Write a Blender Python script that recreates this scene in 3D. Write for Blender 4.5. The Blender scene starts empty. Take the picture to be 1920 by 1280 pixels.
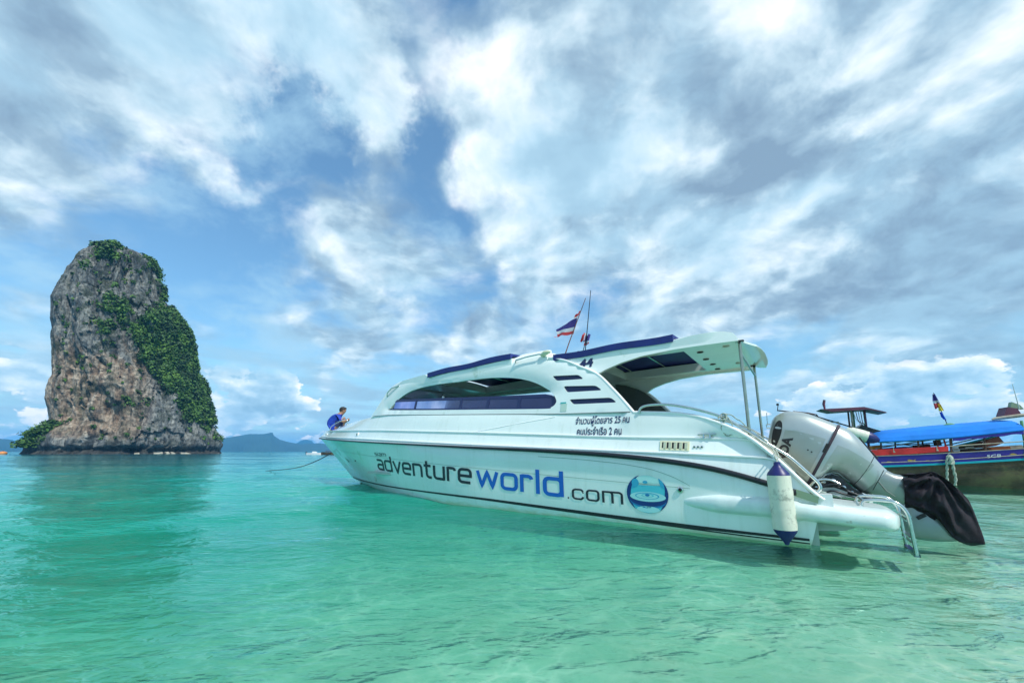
import bpy, bmesh, math, random
import numpy as np
from mathutils import Vector, Matrix, noise as mnoise
from mathutils.geometry import delaunay_2d_cdt
from mathutils.bvhtree import BVHTree
random.seed(7); np.random.seed(7)
R = math.radians
sc = bpy.context.scene
COL = sc.collection

# ------------------------------------------------------------------ camera
FPX, PITCH, HORIZ, EYE = 721.0, R(8), 846.0, 0.96
cam = bpy.data.cameras.new('camera'); cam_o = bpy.data.objects.new('camera', cam); COL.objects.link(cam_o)
cam.sensor_width = 36; cam.lens = 36 * FPX / 1920
cam_o.location = (0, 0, EYE); cam_o.rotation_euler = (R(90) + PITCH, 0, 0)
py = HORIZ - FPX * math.tan(PITCH)
cam.shift_y = (py - 640) / 1920
cam.clip_start = 0.05; cam.clip_end = 40000
sc.camera = cam_o
sc.render.resolution_x, sc.render.resolution_y = 1024, 682

# ------------------------------------------------------------------ sky and sun
SUN_EL, SUN_AZ = R(50), R(140)         # azimuth clockwise from +Y (the view direction): sun high to the right, a little behind the camera
sun_dir = Vector((math.sin(SUN_AZ) * math.cos(SUN_EL), math.cos(SUN_AZ) * math.cos(SUN_EL), math.sin(SUN_EL)))
world = bpy.data.worlds.new('World'); sc.world = world; world.use_nodes = True
NT = world.node_tree; NT.nodes.clear()

class G:
    """small helper for building node graphs"""
    def __init__(s, nt): s.nt = nt
    def n(s, t, **kw):
        x = s.nt.nodes.new(t)
        for k, v in kw.items(): setattr(x, k, v)
        return x
    def put(s, sock, v):
        if isinstance(v, bpy.types.NodeSocket): s.nt.links.new(v, sock)
        elif v is not None:
            if sock.type == 'RGBA' and len(v) == 3: v = (*v, 1)
            sock.default_value = v
    def m(s, op, a, b=None, c=None, clamp=False):
        x = s.n('ShaderNodeMath', operation=op, use_clamp=clamp)
        for i, v in enumerate((a, b, c)):
            if v is not None: s.put(x.inputs[i], v)
        return x.outputs[0]
    def v(s, op, a, b=None, scale=None):
        x = s.n('ShaderNodeVectorMath', operation=op)
        s.put(x.inputs[0], a)
        if b is not None: s.put(x.inputs[1], b)
        if scale is not None: s.put(x.inputs['Scale'], scale)
        return x.outputs['Value'] if op in ('DOT_PRODUCT', 'LENGTH', 'DISTANCE') else x.outputs[0]
    def sep(s, a):
        x = s.n('ShaderNodeSeparateXYZ'); s.put(x.inputs[0], a); return x.outputs
    def comb(s, a, b, c):
        x = s.n('ShaderNodeCombineXYZ')
        for i, v in enumerate((a, b, c)): s.put(x.inputs[i], v)
        return x.outputs[0]
    def noise(s, vec, scale, detail=4, rough=.5, dist=0, lac=2.0, color=False):
        x = s.n('ShaderNodeTexNoise'); s.put(x.inputs['Vector'], vec)
        x.inputs['Scale'].default_value = scale; x.inputs['Detail'].default_value = detail
        x.inputs['Roughness'].default_value = rough; x.inputs['Distortion'].default_value = dist
        x.inputs['Lacunarity'].default_value = lac
        return x.outputs['Color' if color else 'Fac']
    def vor(s, vec, scale, feature='DISTANCE_TO_EDGE', out='Distance'):
        x = s.n('ShaderNodeTexVoronoi', feature=feature); s.put(x.inputs['Vector'], vec)
        x.inputs['Scale'].default_value = scale; return x.outputs[out]
    def mr(s, v, a, b, c=0.0, d=1.0, smooth=True):
        x = s.n('ShaderNodeMapRange', interpolation_type='SMOOTHSTEP' if smooth else 'LINEAR')
        for i, q in enumerate((v, a, b, c, d)): s.put(x.inputs[i], q)
        return x.outputs[0]
    def mix(s, f, a, b, blend='MIX'):
        x = s.n('ShaderNodeMix', data_type='RGBA', blend_type=blend)
        s.put(x.inputs[0], f); s.put(x.inputs[6], a); s.put(x.inputs[7], b); return x.outputs[2]
    def ramp(s, f, stops):
        x = s.n('ShaderNodeValToRGB'); s.put(x.inputs[0], f); e = x.color_ramp.elements
        while len(e) < len(stops): e.new(0.5)
        for el, (p, c) in zip(e, stops):
            el.position = p; el.color = (*c, 1) if len(c) == 3 else c
        return x.outputs[0]

def pix_dir(u, v):
    r = (u - 960) / FPX; up = (py - v) / FPX
    return Vector((r, math.cos(PITCH) - up * math.sin(PITCH), math.sin(PITCH) + up * math.cos(PITCH))).normalized()

def build_sky():
    g = G(NT)
    d = g.v('NORMALIZE', g.n('ShaderNodeTexCoord').outputs['Generated'])
    dx, dy, dz = g.sep(d)
    sky = g.n('ShaderNodeTexSky', sky_type='NISHITA', sun_disc=False, sun_elevation=SUN_EL, sun_rotation=SUN_AZ)
    sky.air_density = 1.3; sky.dust_density = 0.6; sky.ozone_density = 3.0
    skyc = g.mix(1.0, sky.outputs[0], (0.80, 1.18, 1.32), 'MULTIPLY')
    zz = g.m('ADD', g.m('MAXIMUM', dz, 0.0), 0.30)
    p = g.comb(g.m('DIVIDE', dx, zz), g.m('DIVIDE', dy, zz), 0.0)
    dwarp = g.v('ADD', d, g.v('SCALE', g.v('SUBTRACT', g.noise(d, 4.5, 6, .6, color=True), (0.5, 0.5, 0.5)), scale=0.42))
    dwarp = g.v('NORMALIZE', dwarp)
    def total(lst):
        s = None
        for (u, v, rad, w) in lst:
            t = g.mr(g.v('DOT_PRODUCT', dwarp, tuple(pix_dir(u, v))), math.cos(R(rad)), math.cos(R(rad * .1)), 0, w)
            s = t if s is None else g.m('ADD', s, t)
        return s
    warp = g.v('SCALE', g.v('SUBTRACT', g.noise(p, 2.2, 3, .5, color=True), (0.5, 0.5, 0.5)), scale=0.22)
    q = g.v('ADD', p, warp)
    big = g.noise(q, 2.3, 9, .53)
    covb = total([(380, 270, 12, -.13), (560, 280, 8, -.09), (470, 420, 12, -.05), (300, 420, 12, -.05), (830, 270, 7, -.09), (60, 330, 13, -.10), (480, 600, 14, -.08), (560, 220, 6, -.10),
                  (330, 110, 17, .16), (90, 60, 18, .08), (700, 200, 8, .14), (1100, 300, 20, .16), (1500, 150, 26, .20), (1200, 60, 18, .14), (1500, 480, 22, .13), (1850, 450, 16, .10), (690, 500, 8, .10), (1750, 730, 12, -.06), (1350, 760, 10, -.06)])
    cov = g.mr(g.m('ADD', big, covb), 0.38, 0.58)
    # thickness: soft rounded cells, their lit side towards the light
    lo = g.v('ADD', q, (0.045, 0.035, 0.0))
    edge = g.m('SUBTRACT', g.noise(lo, 3.6, 7, .50), g.noise(q, 3.6, 7, .50))
    tone = g.noise(g.v('ADD', q, (7.3, 2.1, 0)), 3.2, 6, .50)
    cell = g.noise(g.v('ADD', q, (1.3, 5.1, 0)), 9.0, 5, .55)
    toneb = total([(1150, 60, 17, -.28), (1420, 250, 12, -.24), (1620, 230, 11, -.20), (1850, 470, 12, -.34), (1640, 590, 10, -.22), (1600, 480, 9, -.12), (60, 180, 14, -.08), (470, 60, 9, .04), (1130, 430, 7, -.14), (1500, 330, 9, -.14), (1700, 330, 9, -.10),
                   (270, 90, 9, .24), (400, 190, 9, .20), (700, 190, 9, .26), (940, 230, 10, .24), (930, 380, 8, .26), (1200, 320, 10, .26), (1000, 110, 8, .16), (1560, 90, 10, .24), (1840, 80, 11, .24), (1850, 280, 9, .12), (690, 505, 7, .22), (1450, 420, 9, .16), (1250, 520, 10, .12), (1050, 560, 9, .10)])
    shade = g.m('ADD', g.m('ADD', g.m('MULTIPLY', edge, 2.6), g.m('MULTIPLY', g.m('SUBTRACT', tone, 0.5), 1.5)), g.m('ADD', 0.46, toneb))
    shade = g.m('ADD', shade, g.m('MULTIPLY', g.m('SUBTRACT', cell, .5), .95))
    ccol = g.ramp(shade, [(-.0, (1.9, 2.8, 3.9)), (0.30, (2.8, 4.0, 5.1)), (0.55, (4.7, 6.1, 7.0)), (0.80, (7.1, 8.0, 8.6)), (1.0, (8.8, 9.2, 9.4))])
    out = g.mix(g.m('MULTIPLY', cov, 0.96), skyc, ccol)
    veil = g.mr(g.noise(g.v('ADD', q, (3.1, 0.4, 0)), 2.6, 9, .62), .42, .66, .10, .66)
    out = g.mix(veil, out, (3.7, 5.9, 7.4))
    out = g.mix(g.mr(dz, 0.30, 0.0, 0, .60), out, (3.4, 6.0, 7.6))
    # low banks of stratus and cumulus standing near the horizon
    az = g.m('ARCTAN2', dx, dy)
    st = g.noise(g.comb(g.m('MULTIPLY', az, 2.2), g.m('MULTIPLY', dz, 22.0), 9.0), 1.6, 6, .55)
    out = g.mix(g.m('MULTIPLY', g.mr(st, .48, .66, 0, .75), g.m('MULTIPLY', g.mr(dz, 0, .03), g.mr(dz, .30, .12))), out, (3.0, 4.9, 6.3))
    cp = g.comb(g.m('MULTIPLY', az, 9.0), g.m('MULTIPLY', dz, 15.0), 5.7)
    cn = g.noise(cp, 1.15, 9, .52)
    cn2 = g.noise(g.v('ADD', cp, (0.10, 0.16, 0)), 1.15, 9, .52)
    band = g.m('MULTIPLY', g.mr(dz, -0.01, 0.03), g.mr(dz, 0.21, 0.07))
    side = total([(430, 740, 10, .21), (40, 690, 9, .16), (1600, 770, 12, .08), (1800, 740, 10, .06)])
    thr = g.m('SUBTRACT', g.m('SUBTRACT', 0.70, side), g.m('MULTIPLY', band, 0.17))
    ccov = g.mr(g.m('SUBTRACT', cn, thr), 0.0, 0.035)
    csh = g.m('ADD', g.m('MULTIPLY', g.m('SUBTRACT', cn, cn2), 3.4), g.m('SUBTRACT', .74, g.m('MULTIPLY', g.m('SUBTRACT', cn, thr), 2.4)))
    cc = g.ramp(csh, [(0.0, (2.6, 4.5, 6.0)), (.35, (3.8, 5.9, 7.4)), (.62, (5.6, 7.3, 8.2)), (.92, (9.4, 9.5, 9.3))])
    out = g.mix(g.m('MULTIPLY', ccov, g.mr(band, 0, .5)), out, cc)
    bg = g.n('ShaderNodeBackground'); g.put(bg.inputs[0], out); bg.inputs[1].default_value = 0.098
    o = g.n('ShaderNodeOutputWorld'); NT.links.new(bg.outputs[0], o.inputs[0])
build_sky()
world.cycles.sampling_method = 'MANUAL'; world.cycles.sample_map_resolution = 1024

sun = bpy.data.lights.new('sun', 'SUN'); sun.energy = 2.8; sun.angle = R(1.5); sun.color = (1, .96, .88)
sun_o = bpy.data.objects.new('sun', sun); COL.objects.link(sun_o)
sun_o.rotation_euler = (-sun_dir).to_track_quat('-Z', 'Y').to_euler()
sc.view_settings.view_transform = 'Standard'; sc.view_settings.look = 'None'
sc.view_settings.exposure = 0.43; sc.view_settings.gamma = 1; sc.view_settings.use_curve_mapping = False
sc.cycles.use_denoising = True
sc.cycles.max_bounces = 8; sc.cycles.transparent_max_bounces = 12; sc.cycles.volume_bounces = 1
sc.cycles.caustics_reflective = False; sc.cycles.caustics_refractive = False
sc.cycles.sample_clamp_indirect = 6

# ------------------------------------------------------------------ helpers
def mat(name, col, rough=.5, metal=0.0, var=0.0, vscale=3.0, bump=0.0, bscale=20.0, coat=0.0, dirt=None, dscale=2.0, dthr=.55):
    m = bpy.data.materials.new(name); m.use_nodes = True; g = G(m.node_tree)
    b = m.node_tree.nodes['Principled BSDF']
    b.inputs['Roughness'].default_value = rough; b.inputs['Metallic'].default_value = metal
    b.inputs['Coat Weight'].default_value = coat; b.inputs['Coat Roughness'].default_value = .08
    pos = g.n('ShaderNodeTexCoord').outputs['Object']
    c = (*col, 1)
    if var:
        n = g.noise(pos, vscale, 5, .6)
        c = g.mix(g.mr(n, .3, .7), tuple(x * (1 - var) for x in col), tuple(min(1, x * (1 + var * .6)) for x in col))
    if dirt:
        n = g.mr(g.noise(pos, dscale, 7, .68), dthr, dthr + .14)
        c = g.mix(n, c, dirt)
    g.put(b.inputs['Base Color'], c)
    if bump:
        bn = g.n('ShaderNodeBump'); bn.inputs['Strength'].default_value = bump; bn.inputs['Distance'].default_value = .01
        g.put(bn.inputs['Height'], g.noise(pos, bscale, 5, .6)); g.put(b.inputs['Normal'], bn.outputs[0])
    return m

def obj(name, verts, faces, m=None, parent=None, smooth=35, loc=None):
    me = bpy.data.meshes.new(name)
    me.from_pydata([tuple(map(float, v)) for v in verts], [], [tuple(map(int, f)) for f in faces])
    me.update()
    if m is not None:
        for x in (m if isinstance(m, (list, tuple)) else [m]): me.materials.append(x)
    if smooth is not None:
        me.polygons.foreach_set('use_smooth', [True] * len(me.polygons))
        if smooth < 180: me.set_sharp_from_angle(angle=R(smooth))
    o = bpy.data.objects.new(name, me); COL.objects.link(o)
    if parent is not None: o.parent = parent
    if loc is not None: o.location = loc
    return o

def root(name, loc, rz=0):
    o = bpy.data.objects.new(name, None); o.location = loc; o.rotation_euler = (0, 0, rz); COL.objects.link(o); o.empty_display_size = .2
    return o

def tag(o, label=None, cat=None, group=None, kind=None):
    for k, v in (('label', label), ('category', cat), ('group', group), ('kind', kind)):
        if v: o[k] = v
    return o

class MB:
    """collects shapes into one mesh"""
    def __init__(s): s.v = []; s.f = []
    def add(s, verts, faces):
        k = len(s.v); s.v += [tuple(map(float, p)) for p in verts]; s.f += [tuple(k + i for i in f) for f in faces]; return s
    def box(s, c, d, rot=None):
        c = Vector(c); h = Vector(d) / 2
        P = [Vector((x * h.x, y * h.y, z * h.z)) for x in (-1, 1) for y in (-1, 1) for z in (-1, 1)]
        if rot is not None: P = [rot @ p for p in P]
        return s.add([c + p for p in P], [(0, 1, 3, 2), (4, 6, 7, 5), (0, 4, 5, 1), (2, 3, 7, 6), (0, 2, 6, 4), (1, 5, 7, 3)])
    def tube(s, pts, r, n=8, cap=True, flat=1.0):
        P = [Vector(p) for p in pts]; m = len(P); rr = r if hasattr(r, '__len__') else [r] * m
        V = []; up = Vector((0, 0, 1)); t0 = (P[1] - P[0]).normalized()
        if abs(t0.dot(up)) > .95: up = Vector((1, 0, 0))
        x = t0.cross(up).normalized()
        for i in range(m):
            t = (P[min(i + 1, m - 1)] - P[max(i - 1, 0)]).normalized()
            x = (x - t * x.dot(t)).normalized(); y = t.cross(x)
            for k in range(n):
                a = 2 * math.pi * k / n; V.append(P[i] + (x * math.cos(a) + y * math.sin(a) * flat) * rr[i])
        F = [(i * n + k, i * n + (k + 1) % n, (i + 1) * n + (k + 1) % n, (i + 1) * n + k) for i in range(m - 1) for k in range(n)]
        if cap: F += [tuple(range(n - 1, -1, -1)), tuple((m - 1) * n + k for k in range(n))]
        return s.add(V, F)
    def lathe(s, prof, c=(0, 0, 0), n=20, rot=None):
        V = []
        for (r, z) in prof:
            for k in range(n):
                a = 2 * math.pi * k / n; p = Vector((r * math.cos(a), r * math.sin(a), z))
                V.append(Vector(c) + (rot @ p if rot is not None else p))
        F = [(i * n + k, i * n + (k + 1) % n, (i + 1) * n + (k + 1) % n, (i + 1) * n + k) for i in range(len(prof) - 1) for k in range(n)]
        return s.add(V, F + [tuple(range(n - 1, -1, -1)), tuple((len(prof) - 1) * n + k for k in range(n))])
    def grid(s, P, wrap=False):
        nu, nv = len(P), len(P[0]); V = [p for row in P for p in row]
        F = [(i * nv + j, (i + 1) * nv + j, (i + 1) * nv + (j + 1) % nv, i * nv + (j + 1) % nv) for i in range(nu - 1) for j in range(nv if wrap else nv - 1)]
        return s.add(V, F)
    def prism(s, outline, to3a, to3b):
        n = len(outline); A = [to3a(*p) for p in outline]; B = [to3b(*p) for p in outline]
        return s.add(A + B, [tuple(range(n)), tuple(range(2 * n - 1, n - 1, -1))] + [(i, n + i, n + (i + 1) % n, (i + 1) % n) for i in range(n)])
    def build(s, name, m, parent=None, smooth=35, **k): return obj(name, s.v, s.f, m, parent, smooth, **k)

def smooth_pts(pts, n=6, closed=False):
    """Catmull-Rom through the points"""
    P = [Vector(p) for p in pts]; out = []; m = len(P)
    for i in range(m if closed else m - 1):
        a, b, c, d = (P[(i - 1) % m], P[i], P[(i + 1) % m], P[(i + 2) % m]) if closed else (P[max(i - 1, 0)], P[i], P[i + 1], P[min(i + 2, m - 1)])
        for k in range(n):
            t = k / n
            out.append(.5 * ((2 * b) + (c - a) * t + (2 * a - 5 * b + 4 * c - d) * t * t + (3 * b - a - 3 * c + d) * t ** 3))
    if not closed: out.append(P[-1])
    return out

def curve(xs, ys, sig=.25, n=800):
    """smooth interpolating function of one variable"""
    o = np.argsort(xs); xs = np.array(xs, float)[o]; ys = np.array(ys, float)[o]
    X = np.linspace(xs[0], xs[-1], n); Y = np.interp(X, xs, ys)
    if sig > 0:
        k = int(3 * sig / (X[1] - X[0])) + 1; w = np.exp(-.5 * (np.arange(-k, k + 1) * (X[1] - X[0]) / sig) ** 2); w /= w.sum()
        pad = np.concatenate([2 * Y[0] - Y[1:k + 1][::-1], Y, 2 * Y[-1] - Y[-k - 1:-1][::-1]])
        Y = np.convolve(pad, w, 'valid')
    return lambda a: float(np.interp(a, X, Y))

def inside(poly, x, y):
    poly = np.array(poly); r = np.zeros(len(x), bool); j = len(poly) - 1
    for i in range(len(poly)):
        xi, yi = poly[i]; xj, yj = poly[j]
        c = ((yi > y) != (yj > y)) & (x < (xj - xi) * (y - yi) / ((yj - yi) if yj != yi else 1e-12) + xi)
        r ^= c; j = i
    return r

def densify(poly, step):
    out = []
    for i in range(len(poly)):
        a = np.array(poly[i], float); b = np.array(poly[(i + 1) % len(poly)], float); k = max(1, int(np.linalg.norm(b - a) / step))
        out += [tuple(a + (b - a) * t / k) for t in range(k)]
    return out

def sheet(outline, holes, step, front, back=None, mb=None):
    """a 2-D outline with holes carried onto a surface; with back, a closed plate"""
    outline = densify(outline, step); holes = [densify(h, step) for h in holes]
    pts = []; edges = []
    for L in [outline] + holes:
        k = len(pts); pts += L; edges += [(k + i, k + (i + 1) % len(L)) for i in range(len(L))]
    o = np.array(outline); x0, y0 = o.min(0); x1, y1 = o.max(0)
    X, Y = np.meshgrid(np.arange(x0 + step / 2, x1, step), np.arange(y0 + step / 2, y1, step)); X = X.ravel(); Y = Y.ravel()
    ok = inside(outline, X, Y)
    for h in holes: ok &= ~inside(h, X, Y)
    B = np.array(pts)
    X = X[ok]; Y = Y[ok]
    if len(X):
        dmin = np.min((X[:, None] - B[None, :, 0]) ** 2 + (Y[:, None] - B[None, :, 1]) ** 2, axis=1)
        keep = dmin > (step * .45) ** 2; pts = pts + list(zip(X[keep], Y[keep]))
    V, E_, F, *_ = delaunay_2d_cdt([Vector((float(a), float(b))) for a, b in pts], edges, [], 0, 1e-6)
    V = [(v.x, v.y) for v in V]
    cx = np.array([sum(V[i][0] for i in f) / 3 for f in F]); cy = np.array([sum(V[i][1] for i in f) / 3 for f in F])
    ok = inside(outline, cx, cy)
    for h in holes: ok &= ~inside(h, cx, cy)
    F = [tuple(f) for f, k in zip(F, ok) if k]
    mb = mb or MB(); n = len(V)
    A = [front(*p) for p in V]
    if back is None: return mb.add(A, F)
    Bk = [back(*p) for p in V]
    ec = {}
    for f in F:
        for i in range(3): ec[(f[i], f[(i + 1) % 3])] = 1
    side = [(b, a, a + n, b + n) for (a, b) in ec if (b, a) not in ec]
    return mb.add(A + Bk, F + [tuple(n + i for i in f[::-1]) for f in F] + side)

# ------------------------------------------------------------------ materials
M = {}
gel = (0.85, 0.93, 0.90)
M['gel'] = mat('gelcoat', gel, .22, 0, .05, 1.2, coat=.6, dirt=(.50, .62, .50, 1), dscale=1.7, dthr=.60)
M['hull'] = mat('hull_gelcoat', gel, .2, 0, .05, .8, coat=.7, dirt=(.55, .70, .58, 1), dscale=1.3, dthr=.62)
def scum(m):     # yellow-green growth near the water line, faint vertical runs above it
    nt = m.node_tree; g = G(nt); b = nt.nodes['Principled BSDF']; old = b.inputs['Base Color'].links[0].from_socket
    x, y, z = g.sep(g.n('ShaderNodeTexCoord').outputs['Object'])
    run = g.noise(g.comb(g.m('MULTIPLY', x, 9.0), g.m('MULTIPLY', y, 9.0), g.m('MULTIPLY', z, .7)), 1.0, 5, .6)
    c = g.mix(g.mr(run, .50, .78, 0, .22), old, (.42, .52, .40))
    n2 = g.noise(g.comb(g.m('MULTIPLY', x, 2.0), y, g.m('MULTIPLY', z, 6.0)), 2.0, 6, .65)
    c = g.mix(g.mr(g.m('ADD', z, g.m('MULTIPLY', g.m('SUBTRACT', n2, .5), .16)), .10, -.02, 0, .75), c, (.44, .50, .26))
    g.put(b.inputs['Base Color'], c)
scum(M['hull'])
M['white'] = mat('white_gelcoat', (.93, .95, .94), .25, 0, .04, 2, coat=.5)
M['liner'] = mat('liner', (.42, .50, .45), .5, 0, .1, 3)
M['archlin'] = mat('grey_arch_lining', (.13, .15, .14), .6, 0, .12, 3)
M['ceil'] = mat('ceiling_liner', (.62, .76, .68), .35, 0, .06, 2)
M['black'] = mat('black_rubber', (.012, .013, .02), .35, 0, .1, 8)
M['navy'] = mat('navy_canvas', (.012, .03, .17), .6, 0, .25, 5, .3, 60)
M['navyp'] = mat('navy_vinyl_print', (.012, .022, .095), .4)
M['darkprint'] = mat('dark_vinyl_print', (.018, .022, .035), .4)
M['blueprint'] = mat('blue_vinyl_print', (.01, .13, .56), .4)
M['steel'] = mat('stainless_steel', (.62, .65, .62), .18, 1.0, .1, 10)
M['steelw'] = mat('brushed_steel_pole', (.40, .42, .34), .28, 1.0, .1, 10)
M['cream'] = mat('cream_plastic', (.72, .72, .52), .4)
M['dark'] = mat('dark_opening', (.012, .014, .016), .6)
M['grime'] = mat('scuffed_gelcoat', (.70, .82, .80), .3, 0, .1, 5, coat=.4, dirt=(.42, .38, .30, 1), dscale=5, dthr=.61)
M['silver'] = mat('silver_paint', (.47, .52, .50), .30, .55, .07, 2.5, coat=.4)
M['silverd'] = mat('grey_silver_paint', (.30, .34, .33), .34, .5, .07, 2.5, coat=.3)
M['mech'] = mat('dark_metal', (.035, .04, .045), .35, .6, .4, 14, .3, 40)
M['strap'] = mat('strap_webbing', (.05, .035, .05), .8)
M['cover'] = mat('grey_cover_cloth', (.040, .036, .044), 1.0, 0, .35, 6, .5, 90)
M['cover'].node_tree.nodes['Principled BSDF'].inputs['Specular IOR Level'].default_value = .08
M['fender'] = mat('fender_vinyl', (.72, .74, .62), .5, 0, .08, 6, dirt=(.36, .38, .32, 1), dscale=7, dthr=.50)
M['fendb'] = mat('fender_blue', (.010, .013, .13), .4)
M['rope'] = mat('pale_rope', (.45, .52, .44), .9, 0, .4, 60, .6, 200)
M['roped'] = mat('dark_rope', (.05, .06, .07), .9)
M['beige'] = mat('beige_locker', (.50, .46, .36), .5, 0, .15, 3)

def glass_mat(name, tint, gl=(.9, .95, 1), rough=.03, base=.0, bcol=(.1, .1, .3)):
    m = bpy.data.materials.new(name); m.use_nodes = True; nt = m.node_tree; nt.nodes.clear(); g = G(nt)
    t = g.n('ShaderNodeBsdfTransparent'); g.put(t.inputs[0], tint)
    d = g.n('ShaderNodeBsdfDiffuse'); g.put(d.inputs[0], bcol)
    mx0 = g.n('ShaderNodeMixShader'); mx0.inputs[0].default_value = base; nt.links.new(t.outputs[0], mx0.inputs[1]); nt.links.new(d.outputs[0], mx0.inputs[2])
    s = g.n('ShaderNodeBsdfGlossy'); g.put(s.inputs[0], gl); s.inputs['Roughness'].default_value = rough
    f = g.n('ShaderNodeFresnel'); f.inputs[0].default_value = 1.28
    mx = g.n('ShaderNodeMixShader'); nt.links.new(f.outputs[0], mx.inputs[0]); nt.links.new(mx0.outputs[0], mx.inputs[1]); nt.links.new(s.outputs[0], mx.inputs[2])
    o = g.n('ShaderNodeOutputMaterial'); nt.links.new(mx.outputs[0], o.inputs[0]); return m
M['pane'] = glass_mat('blue_clear_vinyl', (.20, .23, .36), (.5, .55, .8), base=.50, bcol=(.085, .095, .20))
M['pane2'] = glass_mat('dark_blue_vinyl', (.05, .06, .25), (.4, .45, .8), base=.55, bcol=(.01, .015, .11))
M['canvas'] = mat('blue_translucent_canvas', (.012, .025, .19), .55, 0, .2, 4, .3, 50)

# ------------------------------------------------------------------ sea, sea bed
def sea_mat():
    m = bpy.data.materials.new('clear_sea_water'); m.use_nodes = True; nt = m.node_tree; nt.nodes.clear(); g = G(nt)
    pos = g.n('ShaderNodeNewGeometry').outputs['Position']; x, y, z = g.sep(pos)
    s = g.m('SUBTRACT', y, g.m('MULTIPLY', x, .8))
    s = g.m('ADD', s, g.m('MULTIPLY', g.m('SUBTRACT', g.noise(pos, .16, 4, .55), .5), g.m('ADD', 1.2, g.m('MULTIPLY', s, .40))))
    sl = g.m('LOGARITHM', g.m('MAXIMUM', g.m('ADD', s, 2.0), .5), 10.0)       # 0 at the beach .. 3 far out
    turb = g.ramp(g.m('DIVIDE', sl, 3.0), [(0.1, (.20, .54, .41)), (.22, (.07, .52, .38)), (.33, (.008, .38, .25)), (.42, (.006, .30, .22)), (.52, (.006, .22, .22)), (.64, (.005, .11, .16)), (.85, (.005, .07, .13))])
    lp = g.mr(sl, .62, 1.28, .05, .95)
    lp = g.m('MINIMUM', lp, .97)
    # focusing of sunlight by the ripples: a pattern in how much light the surface lets through
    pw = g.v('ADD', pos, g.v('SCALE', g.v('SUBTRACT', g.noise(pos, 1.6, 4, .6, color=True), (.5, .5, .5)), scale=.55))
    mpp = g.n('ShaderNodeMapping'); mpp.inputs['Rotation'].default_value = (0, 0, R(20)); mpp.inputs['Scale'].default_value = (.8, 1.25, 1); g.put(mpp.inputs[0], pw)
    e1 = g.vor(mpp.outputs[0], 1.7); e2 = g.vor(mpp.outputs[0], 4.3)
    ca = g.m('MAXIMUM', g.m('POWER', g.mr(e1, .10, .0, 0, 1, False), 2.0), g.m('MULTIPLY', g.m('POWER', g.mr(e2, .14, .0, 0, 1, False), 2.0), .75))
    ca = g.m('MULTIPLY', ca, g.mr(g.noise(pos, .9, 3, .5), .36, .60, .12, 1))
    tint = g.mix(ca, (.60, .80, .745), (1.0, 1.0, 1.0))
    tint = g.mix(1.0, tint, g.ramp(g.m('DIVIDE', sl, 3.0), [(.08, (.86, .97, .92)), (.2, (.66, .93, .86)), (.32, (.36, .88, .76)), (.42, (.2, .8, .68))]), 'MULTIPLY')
    tr = g.n('ShaderNodeBsdfTransparent'); g.put(tr.inputs[0], tint)
    df = g.n('ShaderNodeBsdfDiffuse'); g.put(df.inputs[0], turb)
    a = g.n('ShaderNodeMixShader'); g.put(a.inputs[0], lp); nt.links.new(tr.outputs[0], a.inputs[1]); nt.links.new(df.outputs[0], a.inputs[2])
    # ripples
    mq = g.n('ShaderNodeMapping'); mq.inputs['Rotation'].default_value = (0, 0, R(-12)); mq.inputs['Scale'].default_value = (.45, 1.0, 1); g.put(mq.inputs[0], pos)
    r1 = g.noise(mq.outputs[0], 3.6, 3, .55, .6); r2 = g.noise(mq.outputs[0], 10.0, 3, .6, .6); r3 = g.noise(mq.outputs[0], .5, 4, .55, .3)
    r4 = g.noise(mq.outputs[0], 24.0, 2, .5, .3)
    h = g.m('ADD', g.m('ADD', g.m('ADD', g.m('MULTIPLY', r4, .0028), g.m('MULTIPLY', r1, .034)), g.m('MULTIPLY', r2, .012)), g.m('MULTIPLY', r3, .03))
    bn = g.n('ShaderNodeBump'); bn.inputs['Strength'].default_value = 1.0; bn.inputs['Distance'].default_value = 1.0; g.put(bn.inputs['Height'], h)
    fr = g.n('ShaderNodeFresnel'); fr.inputs[0].default_value = 1.35; nt.links.new(bn.outputs[0], fr.inputs['Normal'])
    gl = g.n('ShaderNodeBsdfGlossy'); g.put(gl.inputs[0], (.66, 1, .94)); gl.inputs['Roughness'].default_value = .04; nt.links.new(bn.outputs[0], gl.inputs['Normal'])
    mx = g.n('ShaderNodeMixShader'); g.put(mx.inputs[0], fr.outputs[0])
    nt.links.new(a.outputs[0], mx.inputs[1]); nt.links.new(gl.outputs[0], mx.inputs[2])
    o = g.n('ShaderNodeOutputMaterial'); nt.links.new(mx.outputs[0], o.inputs[0]); return m
M['sea'] = sea_mat()

def wave_height(X, Y, cell):
    rng = np.random.RandomState(3); Z = np.zeros_like(X)
    wx = X + .35 * np.sin(Y * 1.1 + .4 * X) ; wy = Y + .30 * np.sin(X * .9 + 1.3)
    for i in range(46):
        lam = .30 * (1.135 ** i) * rng.uniform(.9, 1.1)
        th = R(100) + rng.normal(0, R(24)) if lam > .8 else R(100) + rng.normal(0, R(42))
        k = 2 * math.pi / lam; ph = rng.uniform(0, 6.28)
        amp = .0048 * lam ** .80 if lam < 3 else .0115 * (lam / 3) ** .25
        fade = np.clip((lam / (cell * 2.5)) - 1, 0, 1)
        Z += amp * fade * np.sin(k * (math.cos(th) * wx + math.sin(th) * wy) + ph)
    rr = np.hypot(X, Y)
    return Z * (.55 + .45 * np.clip((rr - 2) / 10, 0, 1)) * .85

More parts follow.
